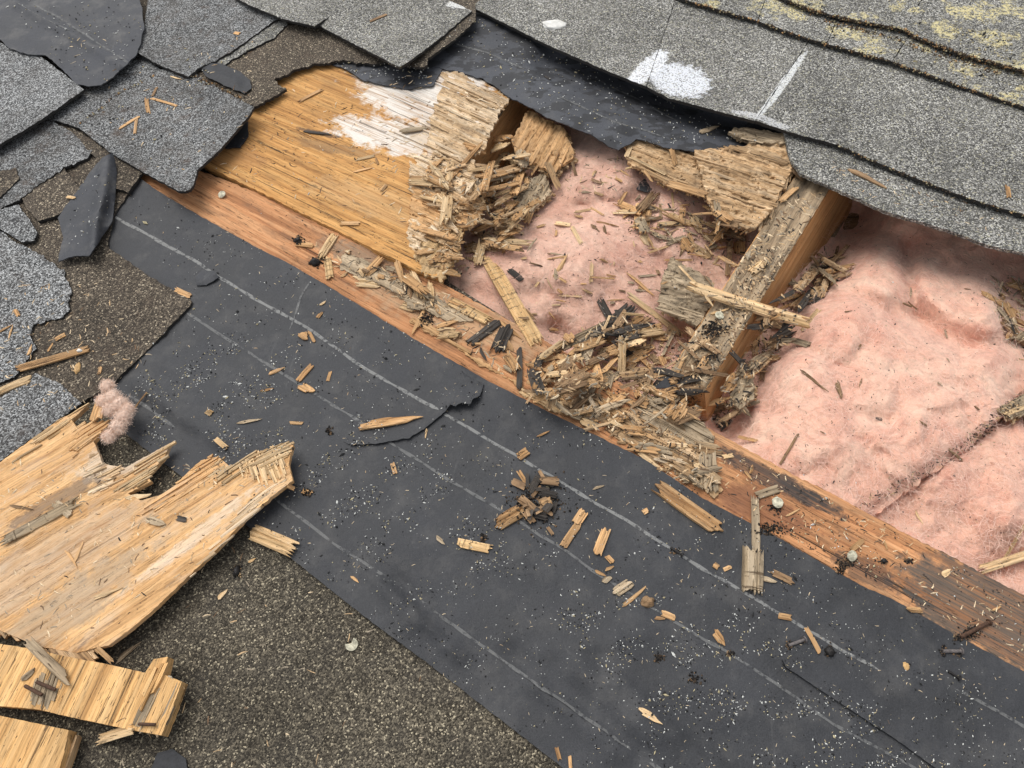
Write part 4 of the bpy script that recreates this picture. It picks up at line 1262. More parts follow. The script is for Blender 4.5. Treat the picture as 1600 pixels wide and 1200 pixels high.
    (1162, 735, 1177, 753, 4, T, 'thin pale sliver on the black stain', 1),
    (1172, 742, 1177, 724, 4, T, 'upright sliver on the deck board edge', 1),
    # in the opening
    (1049, 233, 1056, 260, 8, T, 'short stick standing on the left rotten plywood under the felt', 0),
    (978, 247, 985, 230, 7, PL, 'pale stub at the left tip of the rotten plywood', 0),
    (983, 247, 1041, 276, 6, PL, 'long pale splinter along the rotten plywood under the felt', 0),
    (1042, 287, 1106, 307, 13, T, 'orange tan lath below the rotten plywood pieces', 0),
    (1004, 264, 1024, 290, 5, T, 'splinter leaning over the little felt scrap', 1),
    (968, 266, 988, 278, 5, T, 'fine splinter left of the little felt scrap', 1),
    (920, 280, 945, 290, 6, BR, 'brown twig on the insulation below the sagging felt', 1),
    (905, 302, 926, 302, 5, GW, 'grey sliver on the insulation below the brown twig', 1),
    (1216, 318, 1246, 292, 10, T, 'splinter at the corner between rotten plywood and rafter', 0),
    (1234, 262, 1256, 282, 10, BR, 'brown splinter under the shingle beside the rafter top', 0),
    (1070, 446, 1264, 508, 21, PL, 'long pale splinter laid across the rafter', 0),
    (978, 458, 1070, 527, 11, PL, 'straight pale stick left of the grey plywood square', 0),
    (936, 468, 978, 548, 13, BK, 'charred stick leaning over the dark plank', 0),
    (990, 478, 884, 572, 23, BK, 'wide charred plank in the middle of the debris', 0),
    (958, 504, 868, 548, 17, GC, 'pale mouldy lath beside the charred plank', 0),
    (868, 547, 818, 572, 6, BK, 'thin black stick at the end of the mouldy lath', 1),
    (866, 349, 893, 353, 8, PL, 'pale splinter of the bent pair on the insulation', 0),
    (893, 354, 909, 383, 7, PL, 'lower splinter of the bent pair on the insulation', 0),
    (862, 444, 889, 398, 7, T, 'dusty splinter half sunk in the insulation', 1),
    (870, 440, 866, 418, 6, GW, 'short grey splinter beside the sunk one', 1),
    (794, 422, 816, 440, 10, BK, 'black chip on the pink insulation by the checked strip', 0),
    (992, 365, 997, 322, 10, T, 'stacked tan stick in the middle debris', 0),
    (1005, 368, 1013, 322, 14, T, 'wider stacked tan stick in the middle debris', 0),
    (1040, 335, 1094, 360, 10, PL, 'pale splinter above the whitish branch', 1),
    (1022, 356, 1100, 352, 10, PL, 'whitish branch like splinter in the middle debris', 0),
    (1015, 364, 1054, 380, 9, GW, 'grey splinter under the whitish branch', 1),
    (1096, 350, 1145, 371, 12, PL, 'whitish torn splinter at the end of the branch', 1),
    (1074, 361, 1085, 398, 9, T, 'pointed splinter hanging down on the insulation', 1),
    (1122, 400, 1152, 418, 9, T, 'tan splinter beside the rafter', 0),
    (1135, 435, 1140, 375, 9, BR, 'brown upright splinter beside the rafter', 0),
    (970, 345, 990, 332, 4, T, 'thin sliver left of the stacked sticks', 1),
    (1002, 364, 1016, 387, 14, PL, 'small whitish chip below the stacked sticks', 1),
    (978, 426, 1026, 468, 6, T, 'thin splinter above the straight pale stick', 1),
    (987, 455, 1024, 452, 5, GW, 'fine grey splinter over the straight stick', 1),
    (1106, 492, 1146, 483, 5, PL, 'thin pale sliver above the nail head on the rafter', 1),
    (1126, 500, 1136, 517, 10, GW, 'small grey chip below the nail head on the rafter', 0),
    (1172, 428, 1198, 408, 14, PL, 'pale flat chip on the top of the rafter', 0),
    (1236, 532, 1266, 541, 12, GW, 'squarish grey chip right of the rafter on the insulation', 0),
    (1306, 594, 1315, 629, 8, BR, 'dark brown blade stuck upright in the pink insulation', 1),
    (1246, 578, 1297, 617, 5, BR, 'long thin brown splinter on the pink insulation', 1),
    (1342, 606, 1347, 590, 3, BR, 'small brown needle right of the dark blade', 1),
    (1218, 727, 1247, 678, 4, BR, 'brown needle standing at the lower insulation edge', 0),
    (1481, 702, 1504, 721, 5, BR, 'brown splinter at the dirty crease', 0),
    (1527, 454, 1594, 494, 11, T, 'tan splinter in the shaded insulation near the frame edge', 0),
    (1561, 498, 1612, 548, 14, BR, 'brown plank splinter at the frame edge', 0),
    (1528, 892, 1620, 862, 15, PL, 'pale yellow strip at the corner of the insulation', 0),
    (1558, 889, 1606, 808, 5, PL, 'thin yellow stick crossing the pale strip', 0),
    (1560, 652, 1615, 632, 8, PL, 'pale sliver on the bark piece', 1),
    (1429, 797, 1443, 824, 4, PL, 'pale thin splinter on the lower insulation', 1),
    (1367, 654, 1379, 656, 5, BK, 'tiny black cube on the pink insulation', 0),
    (1203, 478, 1250, 463, 9, T, 'splinter lying over the debris right of the rafter', 0),
    (1247, 464, 1300, 455, 10, T, 'curved splinter pointing to the pink insulation', 1),
    (1252, 520, 1280, 484, 8, PL, 'pale splinter under the end of the long one', 0),
    (1205, 490, 1245, 472, 6, T, 'thin splinter above the rafter crossing', 1),
    (1196, 574, 1206, 545, 7, PL, 'upright pale splinter on the insulation right of rafter', 0),
    (755, 222, 695, 290, 7, T, 'long splinter leaning on the rotted plywood edge', 0),
    (722, 228, 758, 238, 14, T, 'stub splinter projecting over the left rafter', 0),
    (668, 270, 692, 246, 9, T, 'splinter on the rotted veneer below the mould', 0),
    (748, 290, 775, 252, 10, GW, 'grey splinter at the foot of the left rafter', 0),
    (757, 300, 770, 258, 8, T, 'tan splinter beside the grey one at the left rafter', 0),
    (760, 306, 818, 332, 6, BR, 'dark brown lath under the rotted plywood', 0),
    (676, 412, 716, 370, 10, T, 'splinter across the broken plywood corner', 0),
    (724, 350, 790, 350, 5, PL, 'long straight splinter on the left debris', 1),
    (908, 665, 942, 637, 17, GW, 'thick chip on the rotten board at the felt edge', 0),
    (875, 642, 935, 660, 12, T, 'splinter along the felt edge below the debris', 0),
    (948, 652, 953, 622, 9, PL, 'short upright chip behind the thick chip', 0),
    (858, 620, 955, 580, 15, PL, 'large pale splinter over the debris above the felt', 0),
    (842, 598, 878, 565, 20, T, 'broad checked chip left of the large pale splinter', 0),
    (940, 612, 998, 634, 9, T, 'splinter below the large pale one', 0),
    (1058, 622, 1096, 612, 9, PL, 'pale splinter touching the rafter foot', 0),
    (1010, 620, 1018, 580, 12, T, 'upright chip in the debris before the rafter foot', 0),
    (962, 565, 1022, 543, 12, T, 'tan splinter in the lower debris', 0),
    (998, 524, 1034, 510, 10, T, 'tan splinter below the straight stick', 0),
    (984, 512, 994, 535, 14, T, 'curled chip beside the charred stick', 0),
    (1084, 550, 1098, 580, 10, GW, 'grey splinter on the low end of the rafter', 0),
    (1062, 602, 1070, 545, 6, BR, 'brown splinter leaning at the rafter end', 1),
    (925, 555, 938, 600, 12, T, 'short stick below the charred plank', 0),
    (1300, 372, 1318, 340, 7, GW, 'grey splinter in the dark corner under the shingle', 0),
    (1268, 420, 1320, 434, 7, GW, 'grey lath at the shaded foot of the rafter side', 1),
]
g_no = 0
for x0, y0, x1, y1, w, m, lab, pt in HERO:
    big = w * math.hypot(x1 - x0, y1 - y0) > 900
    chip(x0, y0, x1, y1, w, m, lab, point=bool(pt), name='wood_splinter' if not big else 'wood_stick', cat='splinter', th=.0045 if w > 18 else None)
settle()

# ------------------------------------------------------------------ litter: splinters lying in heaps
HEAPS = [
    ('heap at the broken plywood edge', 'short tan splinter in the heap at the broken orange plywood edge', [(680, 240), (735, 262), (745, 300), (800, 330), (800, 390), (740, 420), (700, 440), (660, 400), (690, 340), (660, 280)], 86, (T, PL, M_WROT, T, PL, RO, T), (20, 72), (4, 11), 10, (100, 30), .0),
    ('heap beside the left rafter', 'loose splinter on the insulation below the hanging plywood piece', [(745, 260), (800, 200), (830, 262), (880, 270), (850, 330), (815, 370), (770, 400), (740, 340)], 54, (T, GW, RO, PL, PL, T), (22, 76), (4, 11), 14, (60, -70), .0),
    ('litter in the middle of the left bay', 'loose splinter in the litter before the large rotten plywood', [(985, 320), (1100, 310), (1180, 370), (1205, 395), (1130, 420), (1050, 385), (975, 362)], 34, (T, GW, PL, BR, T), (18, 66), (3, 9), 10, (100, 30), .0),
    ('heap before the rafter foot', 'mixed splinter in the deep heap between the felt and the rafter foot', [(840, 560), (900, 520), (960, 490), (1060, 520), (1110, 520), (1105, 600), (1085, 650), (1010, 660), (920, 640), (850, 620), (820, 590)], 150, (T, GW, RO, BR, PL, T, T, BK, BK, BR), (18, 84), (3, 11), 16, (100, -35), .0),
    ('heap right of the rafter', 'splinter in the dark heap right of the rafter', [(1295, 380), (1318, 410), (1310, 445), (1250, 480), (1235, 530), (1195, 580), (1165, 640), (1135, 665), (1108, 660), (1130, 600), (1190, 500), (1250, 430)], 80, (T, GW, BR, GW, BK, RO), (18, 66), (4, 11), 14, (60, -60), .0),
    ('litter on the deck board', 'small splinter on the deck board below the plywood', [(480, 375), (560, 395), (690, 450), (770, 510), (820, 570), (790, 590), (690, 520), (560, 440), (490, 410)], 26, (T, PL, GW, BR), (10, 34), (3, 7), 6, (80, 60), .0),
    ('litter along the felt edge', 'splinter on the rotten board between heap and felt', [(830, 605), (930, 630), (1010, 660), (1110, 700), (1120, 770), (1040, 740), (950, 680), (880, 645)], 46, (T, PL, GW, RO, M_WROT), (16, 60), (4, 11), 8, (100, 56), .0),
    ('litter at the frame edge', 'splinter in the litter at the right frame edge', [(1545, 440), (1640, 420), (1640, 560), (1590, 560), (1555, 500)], 14, (T, BR, GW), (20, 60), (4, 10), 10, (70, 50), .0),
]
LAND = [(757, 232, 'the stub over the left rafter'), (784, 166, 'the whitened plywood corner'), (845, 220, 'the hanging plywood piece'), (700, 205, 'the white mould'), (665, 262, 'the edge of the mould'), (745, 300, 'the torn plywood edge'),
        (700, 330, 'the greyed veneer patch'), (690, 430, 'the broken plywood corner'), (765, 395, 'the top of the checked strip'), (790, 315, 'the dark brown lath'), (830, 310, 'the grey splintered piece'), (722, 375, 'the checked veneer corner'),
        (1005, 345, 'the stacked tan sticks'), (1060, 355, 'the whitish branch'), (1125, 362, 'the torn end of the branch'), (1137, 405, 'the brown upright splinter'), (1180, 365, 'the tip of the big rotten plywood'), (1055, 320, 'the lower edge of the rotten plywood'),
        (845, 580, 'the broad checked chip'), (905, 600, 'the large pale splinter'), (870, 548, 'the mouldy lath'), (930, 530, 'the charred plank'), (960, 510, 'the leaning charred stick'), (1025, 495, 'the straight pale stick'),
        (1060, 490, 'the grey plywood square'), (992, 555, 'the lower tan splinter'), (1015, 600, 'the upright chip'), (1077, 617, 'the rafter foot'), (970, 622, 'the felt edge heap'), (1050, 595, 'the black felt scrap'), (1095, 545, 'the low end of the rafter'), (925, 578, 'the short stick under the plank'),
        (1293, 435, 'the curved lath in the shade'), (1225, 480, 'the far side of the long pale splinter'), (1265, 510, 'the end of the long pale splinter'), (1250, 538, 'the squarish grey chip'), (1200, 560, 'the upright pale splinter'), (1165, 610, 'the grooved grey piece'), (1125, 655, 'the foot of the rafter side'), (1308, 360, 'the corner under the shingle'),
        (515, 395, 'the pale frayed stick'), (585, 418, 'the plank chip'), (655, 455, 'the wide frayed splinter'), (668, 500, 'the dark knot'), (735, 488, 'the short checked strip'), (755, 520, 'the charred stick'), (785, 530, 'the charred chip'), (811, 580, 'the black upright stick'),
        (925, 650, 'the thick chip'), (950, 640, 'the short upright chip'), (1060, 695, 'the pale chip on the rotten board'), (1100, 740, 'the grey split piece'), (1020, 690, 'the ragged lower board edge'), (880, 640, 'the pale rotten board end'),
        (1560, 473, 'the shaded tan splinter'), (1585, 525, 'the brown plank splinter')]
HEAPS.append(('loose splinters over the left bay', '', [(880, 260), (985, 240), (1050, 300), (1180, 360), (1120, 480), (1020, 500), (940, 480), (860, 540), (790, 480), (740, 470), (800, 400), (860, 330)], 85, (T, BR, GW, T, PL, T, RO), (12, 46), (2, 5.5), 4, (100, 30), .0))
HEAPS.append(('loose splinters over the right bay', '', [(1340, 340), (1590, 420), (1590, 560), (1480, 700), (1350, 780), (1170, 680), (1290, 460)], 12, (BR, BR, GW), (8, 24), (1.5, 3), 4, (100, 30), .0))
RNG = random.Random(5)
TONE = {'tan_wood': 'tan', 'pale_wood': 'pale', 'grey_rotted_wood': 'grey', 'brown_wood': 'brown', 'blackened_wood': 'blackened', 'rotted_ply': 'rotten', 'whitened_rotted_ply': 'whitish'}
LITTER = []
taken = set()
named = 0
for gname, lab, poly, n, mats, lr, wr, hmax, gd, _z in HEAPS:
    arr = np.array(poly, float)
    lo, hi = arr.min(0), arr.max(0)
    made = 0
    cand = []
    while made < n:
        x, y = RNG.uniform(lo[0], hi[0]), RNG.uniform(lo[1], hi[1])
        if not inside(poly, np.array([[x, y]]))[0]:
            continue
        L = lr[0] + (lr[1] - lr[0]) * RNG.random() ** 1.6
        w = RNG.uniform(*wr) * 1.1
        if RNG.random() < .62:
            a = math.atan2(gd[1], gd[0]) + RNG.gauss(0, .45)
        else:
            a = RNG.uniform(0, math.pi)
        if lab and RNG.random() < .26:
            L, w = RNG.uniform(24, 62), RNG.uniform(10, 19)
        cand.append((x, y, L, w, a, RNG.choice(mats), RNG.random()))
        made += 1
    cand.sort(key=lambda c: c[2] * c[3])
    for i, (x, y, L, w, a, m, sd) in enumerate(cand):
        dx, dy = math.cos(a) * L / 2, math.sin(a) * L / 2 * .8
        d, lx, ly, ph = min((math.hypot(x - q[0], y - q[1]), *q) for q in LAND)
        rel = 'lying across' if d < 8 else 'just above' if y < ly - abs(x - lx) * .6 else 'just below' if y > ly + abs(x - lx) * .6 else 'beside'
        lb = '%s %s splinter %s %s' % ('long slim' if L > 42 and w < 8 else 'broad' if w >= 8 else 'short', TONE[m.name], rel, ph)
        own = lab and i > len(cand) * .6 and lb not in taken and named < 112 and d < 60
        if own:
            taken.add(lb)
            named += 1
        chip(x - dx, y - dy, x + dx, y + dy, w, m, lb, th=RNG.uniform(.0014, .003) if w > 11 else None, group=gname, lift=RNG.uniform(0, .0008), seed=sd, point=RNG.random() < .35,
             ends=(RNG.uniform(-.001, .0025), RNG.uniform(-.001, .0025)), roll=RNG.gauss(0, .12), jag=.25, into=None if own else LITTER)
        if i % 20 == 19:
            settle()
    settle()
V, Fc, GC, MI = [], [], [], []
lm = [T, PL, GW, BR, BK, RO, M_WROT]
for vs, fs, M, m in LITTER:
    b = len(V)
    k = RNG.random() * 9
    V += [M @ Vector(v) for v in vs]
    GC += [(v[0] + k, v[1] + k, v[2]) for v in vs]
    Fc += [tuple(b + i for i in f) for f in fs]
    MI += [lm.index(m)] * len(fs)
lo_ = link('splinter_litter', V, Fc, None, P(800, 600), mats=lm, midx=MI, keep=False, gco=GC)
lo_['kind'] = 'stuff'

# ------------------------------------------------------------------ crumbs nobody could count
def slivers(name, spec, mats, seed, label):
    """very small splinters, one object: spec = (outline, count, length range px, width range px, material weights)"""
    rng = random.Random(seed)
    vs, fs, mi = [], [], []
    for poly, n, lr, wr, wts, gd, spread in spec:
        arr = np.array(poly, float)
        lo, hi = arr.min(0), arr.max(0)
        k = 0
        while k < n:
            x, y = rng.uniform(lo[0], hi[0]), rng.uniform(lo[1], hi[1])
            if not inside(poly, np.array([[x, y]]))[0]:
                continue
            k += 1
            p, nn = hit(x, y)
            m = mpp(x, y)
            L, W = rng.uniform(*lr) * m, rng.uniform(*wr) * m
            a = math.atan2(-gd[1], gd[0]) + rng.gauss(0, spread)
            d = Vector((math.cos(a), math.sin(a), rng.gauss(0, .12)))
            s = Vector((-math.sin(a), math.cos(a), rng.gauss(0, .2)))
            d = (d - nn * d.dot(nn) * .7).normalized()
            s = (s - nn * s.dot(nn) * .7).normalized()
            u = Vector((0, 0, W * rng.uniform(.2, .5)))
            c = p + Vector((0, 0, .0001))
            kk = rng.gauss(0, .06)
            A, B, M_ = c - d * L / 2, c + d * L / 2, c + s * kk * L
            b = len(vs)
            s = s * (W / 2)
            e = rng.uniform(.3, 1)
            vs += [A - s * e, A + s * e, A + u * .8, M_ - s, M_ + s, M_ + u * 1.2, B - s * (1.2 - e), B + s * (1.2 - e), B + u * .5]
            q = [(0, 2, 1), (6, 7, 8), (0, 3, 5, 2), (2, 5, 4, 1), (3, 6, 8, 5), (5, 8, 7, 4)]
            fs += [tuple(b + i for i in f) for f in q]
            w = rng.choices(range(len(mats)), wts)[0]
            mi += [w] * 6
    o = link(name, vs, fs, None, P(800, 600), mats=mats, midx=mi, keep=False)
    return tag(o, kind='stuff')


def clumps(rng, n, ox, oy, dens):
    pass


WM = [plain('crumb_tan', (.56, .39, .22), .85, 500, .45), plain('crumb_pale', (.7, .55, .36), .85, 500, .35), plain('crumb_grey', (.36, .3, .22), .85, 500, .4), plain('crumb_brown', (.19, .12, .07), .85, 500, .4), plain('crumb_black', (.035, .03, .026), .85, 500, .4)]
ALLH = [(h[2], h) for h in HEAPS]
slivers('wood_crumbs', [
    (HEAPS[0][2], 190, (4, 16), (1.2, 3.6), (5, 5, .6, .6, .1), (100, -30), .8),
    (HEAPS[1][2], 120, (4, 16), (1.5, 4.5), (3, 1, 3, 2, 1), (60, 70), .9),
    (HEAPS[2][2], 110, (4, 16), (1.5, 4), (3, 1, 3, 2, 1), (100, -30), 1),
    (HEAPS[3][2], 240, (4, 17), (1.2, 4), (3, 2, 3, 2, 1), (100, 20), 1.1),
    (HEAPS[4][2], 220, (4, 17), (1.5, 4.5), (3, 1, 3, 3, 2), (60, 60), .9),
    (HEAPS[5][2], 170, (4, 18), (1, 3), (3, 2, 2, 2, 1), (100, -50), 1),
    (HEAPS[6][2], 140, (4, 15), (1.5, 4), (3, 2, 2, 2, .6), (100, -56), .9),
    (HEAPS[7][2], 120, (6, 28), (1.5, 4), (2, 1, 3, 3, 1), (70, -50), 1),
    ([(560, 130), (700, 110), (780, 155), (730, 230), (720, 400), (600, 330), (540, 240)], 150, (3, 13), (1, 2.4), (3, 4, 1, 1, .5), (100, -45), .7),
    ([(300, 260), (430, 140), (560, 120), (560, 340)], 60, (3, 12), (1, 2), (2, 2, 1, 2, 2), (100, -45), 1.2),
    ([(1225, 310), (1290, 300), (1180, 480), (1110, 600), (1080, 590), (1140, 440)], 330, (3, 14), (1, 3), (3, 2, 2, 2, 2), (60, 90), .9),
    ([(1490, 700), (1590, 610), (1600, 630), (1500, 715), (1420, 760), (1340, 800), (1350, 780)], 170, (2, 12), (1, 2.5), (2, 1, 1, 3, 2), (100, 60), 1.2),
    ([(740, 240), (1200, 330), (1100, 560), (860, 560), (720, 480)], 300, (1.5, 7), (.6, 1.4), (1, 1, 2, 4, 4), (100, 20), 1.5),
    ([(1330, 330), (1600, 430), (1600, 900), (1360, 830), (1160, 680), (1280, 450)], 200, (1.5, 7), (.6, 1.3), (1, 1, 1, 4, 4), (100, 20), 1.5),
    ([(1120, 690), (1300, 780), (1600, 940), (1600, 1030), (1250, 850), (1130, 780)], 200, (2, 12), (1, 2.2), (3, 2, 1, 2, 3), (100, -50), 1),
    ([(0, 720), (200, 730), (440, 720), (280, 900), (120, 1000), (0, 980)], 240, (3, 14), (1, 2.4), (3, 4, 2, 1, .4), (100, 62), .9),
    ([(0, 430), (150, 440), (250, 560), (140, 640), (0, 640)], 150, (3, 12), (1, 2.2), (3, 3, 2, 1, .5), (100, 30), 1.5),
    ([(100, 60), (400, 60), (400, 160), (280, 280), (130, 200)], 60, (3, 10), (1, 2), (3, 2, 2, 3, .5), (100, 30), 1.5),
    ([(200, 700), (450, 850), (800, 1200), (120, 1200), (300, 1000)], 60, (4, 16), (1, 2.4), (3, 2, 2, 1, .5), (100, 30), 1.5),
    ([(1240, 230), (1600, 340), (1600, 380), (1330, 300)], 60, (3, 10), (1, 2), (3, 2, 2, 3, .5), (100, 30), 1.5),
    ([(860, 240), (1000, 250), (960, 300), (880, 300)], 60, (4, 16), (1, 2.4), (2, 1, 2, 3, 2), (100, 30), 1.5),
], WM, 301, '')


def grit(name, spec, mats, seed):
    rng = random.Random(seed)
    vs, fs, mi = [], [], []
    for poly, n, sr, wts, cl in spec:
        arr = np.array(poly, float)
        lo, hi = arr.min(0), arr.max(0)
        k = 0
        tries = 0
        while k < n and tries < n * 40:
            tries += 1
            x, y = rng.uniform(lo[0], hi[0]), rng.uniform(lo[1], hi[1])
            if cl and noise.noise((x / 55, y / 45, 3)) + .5 * noise.noise((x / 18, y / 18, 8)) < cl * (rng.random() * 1.3 - .3):
                continue
            if not inside(poly, np.array([[x, y]]))[0]:
                continue
            k += 1
            p, nn = hit(x, y)
            s = rng.uniform(*sr) * mpp(x, y)
            if rng.random() < .05:
                s *= 1.7
            el = rng.uniform(1, 2.6) if rng.random() < .35 else rng.uniform(.8, 1.2)
            a = rng.uniform(0, 6.28)
            d = Vector((math.cos(a), math.sin(a), 0)) * s * el
            e = Vector((-math.sin(a), math.cos(a), 0)) * s * rng.uniform(.6, 1)
            u = Vector((0, 0, s * rng.uniform(.5, .9)))
            c = p + u * .7
            b = len(vs)
            vs += [c + d, c + e, c - d, c - e, c + u, c - u]
            for i in range(4):
                fs += [(b + i, b + (i + 1) % 4, b + 4), (b + (i + 1) % 4, b + i, b + 5)]
            mi += [rng.choices(range(len(mats)), wts)[0]] * 8
    o = link(name, vs, fs, None, P(800, 600), mats=mats, midx=mi, keep=False)
    return tag(o, kind='stuff')


FP = [(180, 300), (250, 300), (450, 412), (760, 594), (1010, 720), (1250, 860), (1600, 1050), (1600, 1200), (880, 1200), (560, 955), (420, 830), (200, 670), (300, 480)]
grit('roof_grit', [
    (FP, 1900, (.3, .75), (5, 2, 4), 0), (FP, 2300, (.4, 1.1), (4, 2, 4), .42), (FP, 900, (.8, 1.7), (0, .3, 5), .1),
    ([(560, 640), (760, 700), (800, 900), (600, 880), (450, 780)], 600, (.5, 1.35), (4, 3, 4), .15),
    ([(850, 880), (1150, 960), (1500, 1200), (1150, 1200), (900, 1020)], 1000, (.5, 1.4), (4, 3, 4), .15),
    ([(190, 580), (300, 480), (450, 560), (450, 700), (330, 720), (220, 680)], 650, (.5, 1.25), (5, 4, 2), .1),
    ([(0, 0), (200, 0), (225, 45), (180, 115), (120, 130)], 160, (.6, 1.3), (5, 2, 3), 0),
    ([(690, 60), (740, 20), (860, 80), (1190, 220), (960, 228), (800, 150)], 500, (.6, 1.3), (5, 3, 2), 0),
    ([(510, 95), (670, 100), (670, 132), (580, 125)], 110, (.6, 1.2), (5, 3, 1), 0),
    ([(120, 290), (178, 260), (170, 340), (100, 400)], 60, (.6, 1.2), (5, 2, 3), 0),
    ([(1120, 690), (1300, 780), (1600, 940), (1600, 1030), (1250, 850)], 320, (.6, 1.5), (1, 2, 5), .1),
    ([(300, 270), (430, 150), (600, 160), (680, 420), (480, 380)], 150, (.5, 1.2), (1, 1, 5), 0),
    ([(740, 240), (1200, 330), (1100, 560), (860, 560), (720, 480)], 420, (.5, 1.2), (.5, 1, 6), 0),
    ([(1330, 330), (1600, 430), (1600, 900), (1360, 830), (1160, 680), (1280, 450)], 520, (.5, 1.2), (.3, 1, 6), 0),
    ([(1500, 690), (1590, 610), (1600, 630), (1510, 705), (1430, 755), (1360, 795), (1360, 785)], 110, (.5, 1.5), (.3, 2, 3), 0),
    ([(100, 60), (400, 60), (400, 160), (280, 280), (130, 200)], 130, (.7, 1.6), (2, 4, 3), .1),
    ([(1240, 0), (1600, 60), (1600, 150), (1300, 60)], 260, (.8, 2), (1, 5, 2), .2),
], [M_GW, M_GT, M_GB], 303)
fl = [(FP, 330, (2.5, 7), (.5, 1.0), (1, 6, 1, .3, .3), (100, 0), 2)]
slivers('felt_dust', fl, WM, 304, '')

settle()
bz = lambda pts: np.array([hit(x, y)[0].z for x, y in pts])
flap = bpy.data.objects['felt_flap']
printed([(52, 6), (90, 26), (130, 52), (170, 78), (206, 103)], 4, M_FAINT, flap, bz, 31)
printed([(20, 0), (60, 24), (110, 48)], 2, M_FAINT, flap, bz, 32)

# dirt packed along the laps of the upper courses
def dirtline(path, n, spread, seed, mat_w):
    rng = random.Random(seed)
    pts = resample_open(path, 3)
    out = []
    for _ in range(n):
        x, y = rng.choice(pts)
        out.append((x + rng.gauss(0, 2), y + abs(rng.gauss(0, spread))))
    return out


def crumbs(name, pts, sr, mats, wts, seed):
    rng = random.Random(seed)
    vs, fs, mi = [], [], []
    for x, y in pts:
        p, nn = hit(x, y)
        s = rng.uniform(*sr) * mpp(x, y)
        b = len(vs)
        for k in range(6):
            d = [Vector((1, 0, 0)), Vector((0, 1, 0)), Vector((-1, 0, 0)), Vector((0, -1, 0)), Vector((0, 0, 1)), Vector((0, 0, -1))][k]
            vs.append(p + d * s * rng.uniform(.6, 1.5) + Vector((0, 0, s * .4)))
        for i in range(4):
            fs += [(b + i, b + (i + 1) % 4, b + 4), (b + (i + 1) % 4, b + i, b + 5)]
        mi += [rng.choices(range(len(mats)), wts)[0]] * 8
    return tag(link(name, vs, fs, None, P(800, 600), mats=mats, midx=mi, keep=False), kind='stuff')


dl = dirtline(e3[2:9], 700, 3.5, 1, 0) + dirtline([(1290, 30), (1400, 58), (1440, 75), (1500, 92), (1560, 112)], 260, 4, 2, 0) + dirtline(e2[2:9], 420, 2.5, 3, 0) + dirtline(e1[9:15], 120, 2, 4, 0)
dl += dirtline([(305, 118), (345, 136), (380, 152)], 90, 3, 5, 0) + dirtline([(130, 190), (180, 150), (240, 118)], 60, 1.5, 6, 0)
crumbs('lap_dirt', dl, (.7, 2.0), [M_DIRT, M_GT, M_TAN], (6, 2, 2), 305)
knot = []
rr = random.Random(9)
for cx, cy, sx, sy, n in ((838, 785, 34, 26, 420), (1212, 795, 10, 8, 60), (1205, 828, 20, 9, 170), (1322, 880, 12, 8, 110), (1313, 890, 8, 6, 60), (1381, 877, 5, 4, 40), (1420, 876, 6, 4, 30), (497, 410, 8, 6, 70), (466, 376, 6, 5, 50), (668, 500, 9, 7, 110),
                          (1115, 515, 16, 9, 260), (1295, 1018, 5, 7, 50), (1233, 1008, 4, 5, 40), (1255, 1000, 3, 4, 30), (1474, 1018, 4, 6, 50), (1496, 1020, 5, 4, 40), (1495, 997, 5, 5, 40), (1515, 990, 16, 10, 90), (1030, 1028, 6, 6, 50), (1057, 862, 6, 4, 50),
                          (515, 674, 4, 6, 40), (480, 770, 8, 5, 40), (545, 1008, 4, 7, 40), (370, 892, 5, 8, 60), (1140, 1022, 6, 4, 40), (1085, 1060, 10, 8, 60), (755, 842, 4, 6, 40)):
    knot += [(rr.gauss(cx, sx * .6), rr.gauss(cy, sy * .6)) for _ in range(n)]
crumbs('tar_crumbs', knot, (.8, 2.2), [M_TAR, M_DIRT, M_BRN], (5, 3, 1), 306)

dust = []
for h_, n_ in zip(HEAPS, (200, 220, 180, 700, 480, 120, 260, 100)):
    arr = np.array(h_[2], float)
    lo, hi = arr.min(0), arr.max(0)
    q = np.stack([np.random.RandomState(n_).uniform(lo[0] - 6, hi[0] + 6, n_ * 3), np.random.RandomState(n_ + 1).uniform(lo[1] - 6, hi[1] + 6, n_ * 3)], 1)
    dust += [tuple(v) for v in q[inside(h_[2], q)][:n_]]
dust += [(rr.gauss(1515 + t * 75, 5), rr.gauss(690 - t * 62, 5)) for t in [rr.random() for _ in range(150)]]
dust += [(rr.gauss(1200 - t * 90, 18), rr.gauss(400 + t * 180, 10)) for t in [rr.random() for _ in range(400)]]
crumbs('rot_dust', dust, (.7, 1.9), [M_DIRT, WM[0], WM[2], WM[3]], (3, 3, 2, 3), 307)

# the pile of black bark like pieces on the felt, one by one
for i, (x0, y0, x1, y1, w) in enumerate([(800, 752, 822, 762, 12), (836, 745, 874, 758, 16), (826, 772, 844, 742, 12), (812, 778, 838, 800, 13), (832, 800, 858, 806, 20), (846, 764, 860, 790, 12), (820, 800, 834, 818, 10), (842, 770, 872, 776, 11), (850, 800, 862, 786, 12), (842, 786, 856, 780, 9)]):
    if i % 4 == 3:
        settle()
    chip(x0, y0, x1, y1, w, M_BLACK if i % 3 else M_BRN, 'dark rotten wood flake in the black pile on the felt', name='wood_flake', cat='wood flake', group='dark flakes piled on the felt', ends=(.001, .002))
for _ in range(14):
    x, y, a, L = rr.gauss(836, 16), rr.gauss(780, 20), rr.uniform(0, 6.28), rr.uniform(12, 30)
    chip(x, y, x + L * math.cos(a), y + L * math.sin(a), rr.uniform(3, 6), rr.choice((M_BLACK, M_BRN)), 'thin dark strip in the black pile on the felt', name='wood_flake', cat='wood flake', group='thin dark strips in the pile on the felt', ends=(.001, .002), seed=rr.random())
